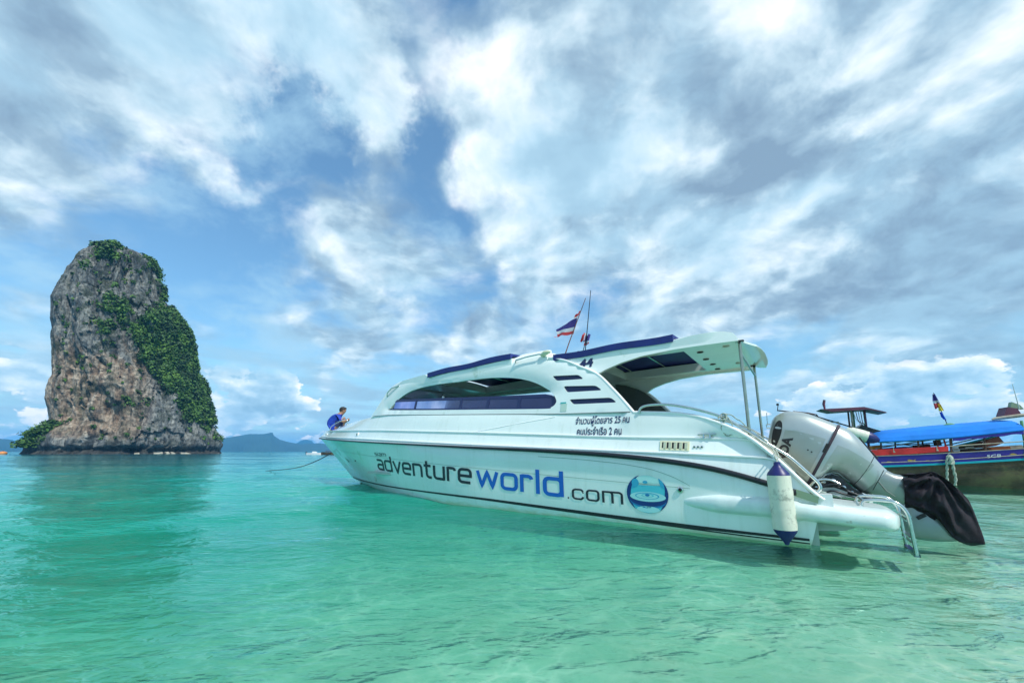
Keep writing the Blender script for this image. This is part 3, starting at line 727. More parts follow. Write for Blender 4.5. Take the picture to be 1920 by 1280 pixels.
for s in (1, -1):
    mb = sheet(outline, [win_s] + slots, .085, fr, fbk)
    if s < 0: mb.v = [(p[0], -p[1], p[2]) for p in mb.v]; mb.f = [f[::-1] for f in mb.f]
    o = mb.build('cabin_side', M['gel'], BOAT, smooth=38)
    if s > 0: CAB = o; cab_bvh = BVHTree.FromPolygons([Vector(v) for v in mb.v], [tuple(f) for f in mb.f])
    # raised white edge of the arch leg
    leg = [(p.x, p.y) for p in smooth_pts([(3.36, 2.535, 0), (3.22, 2.50, 0), (3.02, 2.43, 0), (2.77, 2.30, 0), (2.44, 2.12, 0), (2.17, 1.85, 0), (2.0, 1.66, 0), (1.865, 1.50, 0)], 6)]
    MB().tube([(a, s * (bc(a, z) - .018), z) for a, z in leg], .024, 8).build('arch_trim', M['white'], o, smooth=80)
    lin = [(1.90, 1.50), (2.05, 1.68), (2.21, 1.87), (2.36, 2.02), (2.47, 2.125), (2.60, 2.20), (2.85, 2.30), (3.05, 2.34), (3.05, 1.54)]
    q = sheet(lin, [], .12, lambda a, z: (a, s * (bc(a, z) - .118), z), lambda a, z: (a, s * (bc(a, z) - .124), z)); q.build('arch_lining', M['archlin'], o, smooth=60)
    MB().tube([(a, s * (bc(a, cz_c(a) + .015) + .004), cz_c(a) + .012) for a in np.linspace(1.9, 8.5, 60)], .0055, 5).build('cabin_seam', M['archlin'], o)
    if s > 0: MB().tube([on_side(a, z, .0, hull_bvh) for a, z in [(4.72, 1.315), (4.2, 1.37), (3.7, 1.43), (3.3, 1.475), (3.1, 1.50)]], .007, 5).build('deck_crease', M['white'], o)
    # frames and panes of the long window: blue vinyl band with clear panels
    def bw(a, z): return bc(a, z) - .055
    tz = curve([3.1, 4.79, 6.34, 7.6], [1.885, 1.98, 2.08, 2.165], .1); bz = curve([3.1, 3.25, 4.73, 6.25, 7.79], [1.640, 1.640, 1.725, 1.815, 1.93], .02)
    band = [p for p in win_s if p[1] <= tz(p[0]) + 1e-6]
    lo = [(a, max(bz(a), 0)) for a in np.linspace(7.72, 3.17, 60)]; cuts = [7.62, 6.75, 5.31, 4.60, 3.88, 3.17]
    fm = MB(); fac = lambda o_: (lambda a, z: (a, s * (bw(a, z) + o_), z))
    bandpoly = lambda f0, f1, a0, a1, n=24: [(a, f0(a)) for a in np.linspace(a0, a1, n)] + [(a, f1(a)) for a in np.linspace(a1, a0, n)]
    inwin = lambda a, z: inside(win_s, np.array([a]), np.array([z]))[0]
    def clipz(a, z):
        # keep the strip inside the rounded window ends
        if a < 3.35:
            t = max(0, (a - 3.11)) / .24; cz_ = 1.76; hh = .125 * math.sqrt(max(0, 1 - (1 - min(1, t)) ** 2)); return min(max(z, cz_ - hh), cz_ + hh)
        return z
    for (f0, f1) in ((lambda a: tz(a) - .055, tz), (lambda a: bz(a) + .002, lambda a: bz(a) + .035)):
        poly = [(a, clipz(a, z)) for a, z in bandpoly(f0, f1, 3.13, 7.66, 40)]
        sheet(poly, [], .12, fac(.012), fac(0), fm)
    for c in cuts[1:-1] + [3.165]:
        poly = [(c - .03, bz(c) + .02), (c - .03, tz(c) - .03), (c + .03, tz(c) - .03), (c + .03, bz(c) + .02)]
        sheet(poly, [], .12, fac(.014), fac(-.002), fm)
    fm.build('window_band', M['navyp'], o, smooth=None)
    for i in range(5):
        a1, a0 = cuts[i], cuts[i + 1]
        poly = [(a, clipz(a, z)) for a, z in bandpoly(lambda a: bz(a) + .02, lambda a: tz(a) - .04, a0, a1, 14)]
        q = sheet(poly, [], .15, fac(.006), fac(.002)); q.build('window_pane', M['pane2'] if i == 0 else M['pane'], o, smooth=None)
    for sl in slots:
        q = sheet(sl, [], .05, lambda a, z: (a, s * (bc(a, z) - .035), z), lambda a, z: (a, s * (bc(a, z) - .05), z)); q.build('vent_slot', M['navyp'], o, smooth=None)
    for c in (5.92,):
        MB().tube([(c, s * (bc(c, 1.8) - .10), 1.80), (c + .01, s * (bc(c, 2.1) - .10), 2.09)], .022, 8).build('window_post', M['steel'], o)
    # grab handles
    for pts in ([(8.0, 2.27), (7.95, 2.36), (7.8, 2.455), (7.55, 2.50)], [(4.06, 2.55), (4.02, 2.575), (3.8, 2.605), (3.52, 2.615), (3.47, 2.59)]):
        MB().tube([(a, s * (bc(a, z) + (.0 if i in (0, len(pts) - 1) else .05)), z) for i, (a, z) in enumerate(pts)], .014, 8).build('grab_handle', M['steel'], o, smooth=80)
    horn = MB().tube([(3.50, s * 1.10, 2.60), (3.42, s * 1.12, 2.625), (3.36, s * 1.13, 2.63), (3.30, s * 1.135, 2.625)], [.035, .045, .038, .012], 12).build('side_light', M['cream'], o)
# roof: side beams, cross panels, canvas
def w_out(a): return bc(a, 2.45) - .02 - (.155 if 3.385 < a < 4.13 else 0) if a > 1.0 else (bc(1, 2.45) - .02) * (1 - .30 * max(0, (1.0 - a) / .62) ** 2.2)
def zt(a, b):
    w = w_out(a); return roofz(a) + ((.075 if not 3.3 < a < 4.2 else .025) if a > 1 else .075 * max(0, (a - .4) / .6)) * (1 - min(1, abs(b) / w) ** 3) - .02
def zb(a, b): return min(zt(a, b) - (.05 if a > .7 else .025), (2.38 if a < 3.4 else 2.44) + .0 * a + (-.02 if a > 7.2 else 0) - max(0, a - 7.2) * .12)
def slab(mb, a0, a1, f0, f1, na=24, nb=10, zt=zt, zb=zb):
    T = []; Bm = []
    for i in range(na + 1):
        a = a0 + (a1 - a0) * i / na; u, v = f0(a), f1(a)
        bb = [u + (v - u) * j / nb for j in range(nb + 1)]
        row = [(a, b, zt(a, b)) for b in bb] + [(a, b, zb(a, b)) for b in bb[::-1]]
        T.append(row)
    k = len(mb.v); mb.grid(T, wrap=True); n = len(T[0])
    mb.f += [tuple(k + j for j in range(n)), tuple(k + na * n + j for j in range(n - 1, -1, -1))]
mb = MB(); HB = .80
slab(mb, 1.28, 8.02, lambda a: HB, lambda a: w_out(a), 80, 5); slab(mb, 1.28, 8.02, lambda a: -w_out(a), lambda a: -HB, 80, 5)
slab(mb, .40, 1.28, lambda a: -w_out(a), lambda a: w_out(a), 22, 24)
slab(mb, 2.75, 4.15, lambda a: -HB, lambda a: HB, 30, 16); slab(mb, 6.42, 8.02, lambda a: -HB, lambda a: HB, 24, 16)
ROOF = mb.build('roof', M['gel'], BOAT, smooth=40)
rows = []                 # rounded trailing edge of the roof
for i in range(41):
    b = -1 + 2 * i / 40; bb = b * w_out(.40); e = .40 - .06 * (1 - abs(b) ** 3); row = []
    for t in np.linspace(0, 1, 9):
        th = math.pi / 2 - math.pi * t; zm = (zt(.40, bb) + zb(.40, bb)) / 2; hh = (zt(.40, bb) - zb(.40, bb)) / 2
        row.append((.40 - (.40 - e) * math.cos(th), bb, zm + hh * math.sin(th)))
    rows.append(row)
MB().grid(rows).build('roof_edge', M['gel'], ROOF, smooth=80)
rows = []                 # windscreen frame slopes from the roof front down to the foredeck
for i in range(21):
    b = -1 + 2 * i / 20
    rows.append([(8.0 - .35 * (abs(b) ** 2) * 0, b * w_out(8.0), zt(8.0, b * w_out(8.0)) - .01), (8.14, b * (w_out(8.0) + .01), 2.36), (8.2, b * (w_out(8.0) + .01), 2.30)])
MB().grid(rows).build('windscreen_header', M['gel'], ROOF, smooth=60)
rows = [[(8.2 + .42 * t, b * (.93 + .07 * t), 2.30 - .46 * t) for t in (0, .5, 1)] for b in np.linspace(-1, 1, 9)]
MB().grid(rows).build('windscreen_pane', M['pane'], ROOF, smooth=60)
def canvas(a0, a1, h, m):
    mb = MB()
    zc = lambda a, b: roofz(a0 + .03) * (1 - (a - a0) / (a1 - a0)) + roofz(a1 - .03) * (a - a0) / (a1 - a0) + h * (.70 + .30 * (1 - min(1, abs(b) / 1.12) ** 4)) + .0 + .010 * math.sin(a * 5.1) * math.cos(b * 3)
    slab(mb, a0, a1, lambda a: -1.125, lambda a: 1.125, 40, 24, zt=zc, zb=lambda a, b: zc(a, b) - (.035 if abs(b) < 1.04 else .105))
    o = mb.build('roof_canvas', m, ROOF, smooth=60)
    for i in range(1, 3):
        a = a0 + (a1 - a0) * i / 3
        MB().tube([(a, b, zc(a, b) - .055) for b in np.linspace(-.82, .82, 12)], .014, 8).build('canvas_batten', M['steel'], o)
    return o
canvas(1.34, 3.26, .10, M['canvas']); canvas(4.16, 6.43, .12, M['canvas'])
for (a, b) in [(1.1, .62), (1.12, .1), (1.1, -.35), (1.1, -.8), (.75, .75), (.75, -.5)]:
    MB().lathe([(.04, 0), (.045, -.008), (.02, -.014)], (a, b, zb(a, b) - .001), 14).build('ceiling_light', M['liner' if a < 1 else 'dark'], ROOF)
# poles at the stern
for (b, name) in ((.95, 'a'), (-.88, 'b')):
    zt0 = 2.36
    MB().tube([(.57, b, zt0), (.54, b * 1.03, 1.06)], .0185, 12).build('roof_pole', M['steelw'], BOAT, smooth=80)
    MB().box((.57, b, 2.372), (.10, .07, .012)).box((.57, b + .05, 2.355), (.03, .04, .03)).build('pole_bracket', M['dark'], ROOF)
MB().tube([(.565, .95, 2.20), (.565, -.88, 2.20)], .015, 8).build('pole_crossbar', M['steelw'], BOAT)
# handrail along the aft coaming
hr = [(1.77, 1.38, 1.48), (1.745, 1.38, 1.54), (1.67, 1.38, 1.57), (1.55, 1.38, 1.575), (1.4, 1.38, 1.565), (1.21, 1.38, 1.525), (.97, 1.38, 1.45), (.76, 1.38, 1.36), (.53, 1.38, 1.20), (.29, 1.38, 1.01), (.15, 1.38, .90), (-.01, 1.38, .715), (-.07, 1.38, .64), (-.085, 1.38, .585), (-.06, 1.38, .545), (-.02, 1.38, .52)]
for s in (1, -1):
    MB().tube(smooth_pts([(a, s * b, z) for a, b, z in hr], 5), .017, 10).build('handrail', M['steel'], BOAT, smooth=80)
    MB().tube([(.76, s * 1.38, 1.35), (.76, s * 1.38, 1.22)], .012, 8).build('rail_stanchion', M['steel'], BOAT)
# bow rail
for s in (1, -1):
    MB().tube(smooth_pts([(12.2, s * .17, 1.62), (12.15, s * .19, 1.72), (11.7, s * .32, 1.80), (11.0, s * .50, 1.86), (10.5, s * .60, 1.88), (10.42, s * .62, 1.80), (10.42, s * .62, 1.70)], 5), .013, 8).build('bow_rail', M['steel'], BOAT, smooth=80)
# cleats
def cleat(a, b, z, l=.20):
    for s in (1, -1):
        c = MB().tube([(a - l / 2, s * b, z + .045), (a + l / 2, s * b, z + .045)], .009, 8); c.box((a - .035, s * b, z + .02), (.016, .02, .05)); c.box((a + .035, s * b, z + .02), (.016, .02, .05)).build('cleat', M['steel'], BOAT)
cleat(.945, 1.425, 1.118); cleat(6.03, 1.30, 1.375)
fl = MB(); 
for (a, z) in [(9.0, 1.395), (12.05, 1.49)]:
    p = on_side(a, z, .0); q = MB(); q.box((p[0], p[1] + .01, p[2]), (.07, .03, .07)); q.build('fairlead', M['white'], BOAT); MB().box((p[0], p[1] + .027, p[2] - .01), (.03, .008, .045)).build('fairlead_slot', M['dark'], BOAT)
# engine-room ventilation grille with louvres
vb = lambda a, z, o_: on_side(a, z, o_)
GR = MB().prism([(1.49, 1.095), (1.14, 1.08), (1.14, .965), (1.49, .98)], lambda a, z: vb(a, z, -.01), lambda a, z: vb(a, z, .012)).build('vent_grille', M['cream'], BOAT, smooth=None)
MB().prism([(1.465, 1.074), (1.165, 1.060), (1.165, .985), (1.465, 1.0)], lambda a, z: vb(a, z, .010), lambda a, z: vb(a, z, .0135)).build('grille_opening', M['dark'], GR, smooth=None)
for i in range(5):
    a = 1.447 - i * .063
    q = MB(); P = [vb(a, 1.068 - i * .003, .014), vb(a, .994 - i * .003, .014), vb(a - .038, .992 - i * .003, .030), vb(a - .038, 1.066 - i * .003, .030)]
    P2 = [p + Vector((-.003, -.006, 0)) for p in P]; q.add(P + P2, [(0, 1, 2, 3), (7, 6, 5, 4), (0, 4, 5, 1), (1, 5, 6, 2), (2, 6, 7, 3), (3, 7, 4, 0)]); q.build('louvre', M['cream'], GR, smooth=None)
for i in range(3):
    p = vb(1.085 - i * .042, 1.015, .0)
    MB().lathe([(.013, 0), (.015, .012), (.009, .016)], p, 12, Matrix.Rotation(R(-90), 3, 'X')).build('fuel_vent', M['steel'], BOAT)
    MB().lathe([(.008, .016), (.0075, .019)], p, 10, Matrix.Rotation(R(-90), 3, 'X')).build('fuel_vent_hole', M['dark'], BOAT)
p = vb(1.26, .50, .0); MB().lathe([(.034, 0), (.036, .012), (.022, .018), (.016, .004)], p, 20, Matrix.Rotation(R(-90), 3, 'X')).build('drain_fitting', M['steel'], BOAT)
MB().lathe([(.016, .008), (.015, .012)], p, 14, Matrix.Rotation(R(-90), 3, 'X')).build('drain_hole', M['dark'], BOAT)
p = on_side(9.55, .72, .0); MB().lathe([(.02, 0), (.02, .012)], p, 12, Matrix.Rotation(R(-90), 3, 'X')).build('bow_drain', M['dark'], BOAT)

# ---- stern platforms (pods) either side of the outboard
def pod(s):
    rows = []
    for i in range(60):
        t = i / 59; a = 1.45 - 2.12 * t
        e = min(1, (t / .28)) ** .6; endr = 1 if a > -.55 else math.sqrt(max(0.02, 1 - ((-.55 - a) / .125) ** 2))
        zc = .365 - .075 * max(0, (.3 - a)) / .95; hz = (.105 - .008 * max(0, -a)) * e * (.4 + .6 * endr); 
        outr = 1.43 + .16 * e - .16 * (1 - endr) - .10 * max(0, -a) / .66 ; inn = .52 if a < .12 else 1.35
        cx = (outr + inn) / 2; hw = (outr - inn) / 2 * (.5 + .5 * endr if a < .12 else 1)
        row = []
        for k in range(28):
            th = 2 * math.pi * k / 28; c, q = math.cos(th), math.sin(th); ex = .38 if a < .12 else .9
            row.append((a, s * (cx + hw * math.copysign(abs(c) ** ex, c)), zc + hz * math.copysign(abs(q) ** (.62), q)))
        rows.append(row if s > 0 else row[::-1])
    mb = MB(); mb.grid(rows, wrap=True); mb.f += [tuple(len(mb.v) - 28 + k for k in range(28))]
    # the bracket below, running back under the platform
    o = mb.build('swim_platform', M['grime'], BOAT, smooth=60)
    # step moulding below the pod
    MB().prism([(.10, .30), (-.45, .28), (-.25, .18), (-.02, .15), (.03, .05), (.10, .05)], lambda a, z: (a, s * 1.40, z), lambda a, z: (a, s * .62, z)).build('platform_bracket', M['liner'], o, smooth=None)
    # green reflector panel and block where the rail lands
    MB().prism([(.12, .57), (.13, .50), (-.05, .44), (-.06, .51)], lambda a, z: (a, s * 1.47, z), lambda a, z: (a, s * 1.535, z)).build('side_reflector', mat('grey_green_panel', (.26, .36, .24), .35, .2), o, smooth=None)
    MB().box((-.12, s * 1.42, .46), (.10, .16, .14)).build('rail_block', M['white'], o)
    return o
POD = pod(1); pod(-1)
mb = MB(); mb.box((.02, 0, .22), (.10, 2.9, .50)).build('transom', M['liner'], BOAT)
# boarding ladder
LAD = None
def ladder():
    rails = []
    o = None
    for b in (.72, 1.20):
        pts = smooth_pts([(-.40, b, .425), (-.44, b, .47), (-.60, b, .475), (-.67, b, .455), (-.715, b, .40), (-.735, b, .33), (-.745, b, .16), (-.755, b, -.02)], 5)
        q = MB().tube(pts, .016, 10); q.tube([(-.40, b, .425), (-.40, b, .41)], .016, 8)
        if o is None: o = q.build('boarding_ladder', M['steel'], BOAT, smooth=80)
        else: q.build('ladder_rail', M['steel'], o, smooth=80)
    for a, z in [(-.733, .335), (-.735, .295), (-.746, .13), (-.748, .085)]: MB().box((a, .96, z), (.045, .47, .014)).build('rung', M['steel'], o)
    MB().box((-.758, .96, -.02), (.045, .49, .028)).build('ladder_foot', M['navyp'], o)
    MB().tube([(-.42, .72, .455), (-.42, 1.20, .455)], .012, 8).build('rung', M['steel'], o)
ladder()
# U-shaped rod holder on the far quarter
q = MB(); b = -1.36
q.tube([(.50, b, 1.42), (.40, b, 1.42), (.40, b, 1.36), (.50, b, 1.36), (.50, b, 1.42)], .010, 6); q.tube([(.485, b, 1.42), (.485, b, 1.62)], .007, 6); q.tube([(.42, b, 1.42), (.415, b, 1.47), (.40, b, 1.50)], .008, 6); q.tube([(.45, b, 1.36), (.45, b, 1.0)], .010, 6)
q.build('rod_holder', M['steel'], BOAT)

# ---- lettering
def stroke_mesh(paths, w, mapf, m, name, parent, step=.05, flat=.0):
    """letters drawn as broad strokes (glyph units), carried onto the boat side"""
    mb = MB()
    for pts in paths:
        P = [np.array(p, float) for p in pts]; closed = np.allclose(P[0], P[-1])
        D = [P[0]]
        for i in range(1, len(P)):
            k = max(1, int(np.linalg.norm(P[i] - P[i - 1]) / .18)); D += [P[i - 1] + (P[i] - P[i - 1]) * t / k for t in range(1, k + 1)]
        n = len(D); rows = []
        for i in range(n):
            a = D[(i - 1) % (n - 1)] if closed else D[max(i - 1, 0)]; c = D[(i + 1) % (n - 1)] if closed and i == n - 1 else D[min(i + 1, n - 1)]
            if closed and i == 0: a = D[-2]
            if closed and i == n - 1: c = D[1]
            t1 = D[i] - a; t2 = c - D[i]
            t1 = t1 / (np.linalg.norm(t1) + 1e-9) if np.linalg.norm(t1) > 1e-9 else t2 / np.linalg.norm(t2); t2 = t2 / np.linalg.norm(t2) if np.linalg.norm(t2) > 1e-9 else t1
            t = t1 + t2; t /= np.linalg.norm(t) + 1e-9; nrm = np.array([-t[1], t[0]]); mit = 1 / max(.6, float(t @ t1))
            rows.append([D[i] + nrm * w / 2 * mit, D[i] - nrm * w / 2 * mit])
        mb.grid([[mapf(*p) for p in r] for r in rows])
    return mb.build(name, m, parent, smooth=None)
def rr(x0, y0, x1, y1, r=.22, start='full'):
    """rounded rectangle path, counter-clockwise from the middle of the top"""
    out = []
    for cx, cy, a0 in ((x0 + r, y1 - r, 90), (x0 + r, y0 + r, 180), (x1 - r, y0 + r, 270), (x1 - r, y1 - r, 0)):
        for k in range(6): a = R(a0 + 18 * k); out.append((cx + r * math.cos(a), cy + r * math.sin(a)))
    return out + [out[0]]
def arc(cx, cy, r, a0, a1, n=6): return [(cx + r * math.cos(R(a0 + (a1 - a0) * k / n)), cy + r * math.sin(R(a0 + (a1 - a0) * k / n))) for k in range(n + 1)]
GL = {  # width, strokes; x-height 1, stroke centred
 'a': (.95, [[(.10, .93)] + arc(.65, .70, .23, 90, 0) + [(.88, 0)], [(.88, .52), (.32, .52)] + arc(.30, .29, .22, 90, 270) + [(.40, .07), (.88, .07)]]),
 'd': (.98, [rr(.07, .07, .90, .93), [(.90, 0), (.90, 1.36)]]),
 'v': (.90, [[(.03, 1.0), (.45, .04), (.87, 1.0)]]),
 'e': (.95, [[(.10, .50), (.88, .50), (.88, .68)] + arc(.65, .70, .23, 0, 90) + [(.32, .93)] + arc(.30, .70, .23, 90, 180) + arc(.30, .30, .23, 180, 270) + [(.86, .07)]]),
 'n': (.93, [[(.07, 0), (.07, 1.0)], [(.07, .93), (.62, .93)] + arc(.62, .69, .24, 90, 0) + [(.86, 0)]]),
 't': (.66, [[(.24, 1.28), (.24, .30)] + arc(.47, .30, .23, 180, 270) + [(.66, .07)], [(.0, .93), (.62, .93)]]),
 'u': (.93, [[(.07, 1.0), (.07, .30)] + arc(.30, .30, .23, 180, 270) + [(.86, .07)], [(.86, 0), (.86, 1.0)]]),
 'r': (.66, [[(.07, 0), (.07, 1.0)], [(.07, .93), (.42, .93)] + arc(.42, .73, .20, 90, 10)]),
 'w': (1.35, [[(.03, 1.0), (.32, .04), (.66, .96), (1.0, .04), (1.29, 1.0)]]),
 'o': (.97, [rr(.07, .07, .90, .93)]),
 'l': (.22, [[(.10, 0), (.10, 1.36)]]),
 '.': (.2, [[(.05, .08), (.15, .08)]]),
 'c': (.88, [[(.84, .72)] + arc(.62, .71, .22, 0, 90) + [(.30, .93)] + arc(.30, .70, .23, 90, 180) + arc(.30, .30, .23, 180, 270) + [(.62, .07)] + arc(.62, .29, .22, -90, 0)]),
 'm': (1.42, [[(.07, 0), (.07, 1.0)], [(.07, .93), (.50, .93)] + arc(.50, .72, .21, 90, 0) + [(.71, 0)], [(.60, .93), (1.14, .93)] + arc(1.14, .72, .21, 90, 0) + [(1.35, 0)]]),
 's': (.85, [[(.80, .93), (.25, .93)] + arc(.25, .73, .20, 90, 270) + [(.60, .53)] + arc(.60, .30, .23, 90, -90) + [(.05, .07)]]),
 'i': (.22, [[(.10, 0), (.10, 1.0)], [(.10, 1.22), (.10, 1.38)]]),
}
def word(txt, a0, a1, z0, z1, h0, h1, m, name, gap=.20, w=.15, skip=()):
    """txt from a0 (bow end) to a1 (stern end); base line z0 to z1, x-height h0 to h1"""
    tot = sum(GL[c][0] for c in txt) + gap * (len(txt) - 1); x = 0; paths = []
    for c in txt:
        for st in GL[c][1]: paths.append([(x + p[0], p[1]) for p in st])
        x += GL[c][0] + gap
    def mp(u, v):
        t = u / tot; a = a0 + (a1 - a0) * t; z = z0 + (z1 - z0) * t + v * (h0 + (h1 - h0) * t); return on_side(a, z, .006)
    return stroke_mesh(paths, w, mp, m, name, BOAT)
word('siam', 8.02, 7.46, .862, .842, .075, .075, M['darkprint'], 'lettering', w=.15)
word('adventure', 8.02, 4.70, .545, .395, .245, .262, M['darkprint'], 'lettering', w=.19, gap=.18)
word('world', 4.57, 2.88, .375, .300, .262, .272, M['blueprint'], 'lettering', w=.205, gap=.18)
word('.com', 2.82, 1.985, .287, .268, .150, .158, M['darkprint'], 'lettering', w=.165)
# faint registration marks on the bow
for (a, z, l) in [(11.2, 1.0, .18), (10.6, .80, .30)]:
    mb = MB()
    for i in range(5): mb.grid([[on_side(a - i * l / 5, z - .02 * i, .004), on_side(a - i * l / 5, z - .09 - .02 * i, .004)], [on_side(a - i * l / 5 - l * .11, z - .02 * i, .004), on_side(a - i * l / 5 - l * .11, z - .09 - .02 * i, .004)]])
    mb.build('faded_registration', mat('faded_print', (.16, .38, .34), .5), BOAT, smooth=None)

# water-globe emblem: a glassy sphere holding rippled water
def emblem():
    ca, cz_, ra, rz = 1.665, .425, .262, .245
    def mp(off): return lambda x, y: on_side(ca - x * ra, cz_ + y * rz, off)
    def poly(pts, m, off, name='emblem', step=.22):
        return sheet(pts, [], step, mp(off)).build(name, m, BOAT, smooth=None)
    cols = {k: mat('emblem_' + k, c, .4) for k, c in dict(pale=(.08, .56, .68), sky=(.04, .40, .62), mid=(.01, .19, .46), deep=(.004, .035, .19), light=(.38, .76, .78)).items()}
    circ = [(math.cos(t), math.sin(t)) for t in np.linspace(0, 2 * math.pi, 40, endpoint=False)]
    E = poly([(x * .97, y * .97) for x, y in circ if y < .55] , cols['pale'], .005)
    E = E
    poly([(x * .95, y * .95) for x, y in circ if y >= .5], mat('emblem_top', (.50, .84, .82), .4), .0048)
    def cres(a0, a1, w0, sh): # crescent along the rim
        out = [(math.cos(R(a)), math.sin(R(a))) for a in np.linspace(a0, a1, 16)]
        inn = [((1 - w0 * math.sin(math.pi * t)) * math.cos(R(a1 + (a0 - a1) * t)), (1 - w0 * math.sin(math.pi * t)) * math.sin(R(a1 + (a0 - a1) * t))) for t in np.linspace(0, 1, 16)]
        return out + inn[1:-1]
    poly(cres(110, 235, .20, 0), cols['deep'], .007, step=.1); poly(cres(118, 175, .36, 0), cols['sky'], .0062, step=.1); poly(cres(-55, 38, .17, 0), cols['deep'], .007, step=.1); poly(cres(10, 55, .22, 0), cols['sky'], .0065, step=.1)
    ell = lambda cx, cy, rx, ry, n=30: [(cx + rx * math.cos(t), cy + ry * math.sin(t)) for t in np.linspace(0, 2 * math.pi, n, endpoint=False)]
    poly(ell(.02, -.36, .86, .36), cols['mid'], .0072, step=.15); poly(ell(.02, -.30, .86, .33), cols['deep'], .0078, step=.15); poly(ell(.02, -.14, .86, .25), cols['light'], .0085, step=.15)
    poly(ell(.0, -.10, .58, .17), cols['sky'], .0092, step=.15); poly(ell(-.01, -.11, .52, .14), cols['light'], .0098, step=.12); poly(ell(.03, -.07, .30, .085), cols['pale'], .0104, step=.1); poly(ell(.02, -.08, .24, .06), cols['light'], .011, step=.1)
    poly(ell(.02, -.05, .11, .07, 14), cols['mid'], .0116, step=.08); poly(ell(-.06, .60, .12, .08, 14), cols['sky'], .0116, step=.08)
    poly(ell(-.55, .55, .18, .22, 16), cols['sky'], .0072, step=.1)
    poly(ell(.02, -.78, .55, .16), cols['light'], .0072, step=.1)
emblem()

def text_mesh(txt, size_w, size_h, mapf, m, name, parent, bold=.0, sub=.03, shear=0):
    cu = bpy.data.curves.new('t', 'FONT'); cu.body = txt; cu.size = 1; cu.offset = bold; cu.resolution_u = 3
    o = bpy.data.objects.new('t', cu); COL.objects.link(o); bpy.context.view_layer.update()
    dg = bpy.context.evaluated_depsgraph_get(); me = o.evaluated_get(dg).to_mesh()
    V = np.array([v.co[:] for v in me.vertices]); F = [tuple(p.vertices) for p in me.polygons]
    x0, x1 = V[:, 0].min(), V[:, 0].max(); y0, y1 = V[:, 1].min(), V[:, 1].max()
    P = [mapf((x - x0) / (x1 - x0) * size_w, (y - y0) / (y1 - y0) * size_h) for x, y, _ in V]
    o.evaluated_get(dg).to_mesh_clear(); bpy.data.objects.remove(o); bpy.data.curves.remove(cu)
    q = obj(name, P, F, m, parent, smooth=None); return q
text_mesh('44', .235, .165, lambda x, y: on_side(2.775 - x - y * .06, 2.258 + y * 1.0 + x * .045, .006, cab_bvh), M['navyp'], 'number', CAB, bold=.035)
text_mesh('\u0e08\u0e33\u0e19\u0e27\u0e19\u0e1c\u0e39\u0e49\u0e42\u0e14\u0e22\u0e2a\u0e32\u0e23 25 \u0e04\u0e19', .83, .155, lambda x, y: on_side(2.73 - x, 1.325 + y - x * .012, .006), M['navyp'], 'lettering', BOAT, bold=.015)
text_mesh('\u0e04\u0e19\u0e1b\u0e23\u0e30\u0e08\u0e33\u0e40\u0e23\u0e37\u0e2d 2 \u0e04\u0e19', .68, .125, lambda x, y: on_side(2.69 - x, 1.195 + y - x * .012, .006), M['navyp'], 'lettering', BOAT, bold=.015)
# blank pale sticker (its square code is left off)
MB().prism([(3.02, 1.70), (2.91, 1.70), (2.91, 1.575), (3.02, 1.575)], lambda a, z: on_side(a, z, .001, cab_bvh), lambda a, z: on_side(a, z, .005, cab_bvh)).build('sticker', mat('sticker_paper', (.50, .66, .58), .5), CAB, smooth=None)
MB().prism([(3.03, 1.725), (2.93, 1.725), (2.93, 1.703), (3.03, 1.703)], lambda a, z: on_side(a, z, .001, cab_bvh), lambda a, z: on_side(a, z, .006, cab_bvh)).build('sticker_heading', mat('sticker_teal', (.02, .42, .42), .5), CAB, smooth=None)
# roof fittings: beacon, navigation light, whip aerial
bx = MB().lathe([(.045, 0), (.045, .09), (.035, .105)], (3.22, .55, 2.565), 16).build('beacon', mat('amber_lens', (.85, .38, .02), .3), BOAT)
MB().lathe([(.05, -.03), (.05, 0)], (3.22, .55, 2.565), 16).build('beacon_base', M['dark'], bx)
q = MB().tube([(3.10, .5, 2.53), (3.10, .5, 2.70)], .008, 8); q.lathe([(.022, 0), (.03, .02), (.022, .035)], (3.10, .5, 2.70), 12); q.tube([(3.07, .5, 2.56), (3.05, .5, 2.60), (3.02, .5, 2.56)], .012, 8); q.build('mast_light', M['dark'], BOAT)
MB().tube([(3.02, .45, 2.53), (2.96, .40, 3.2), (2.90, .35, 3.88)], [.009, .008, .006], 6).build('whip_aerial', M['mech'], BOAT)

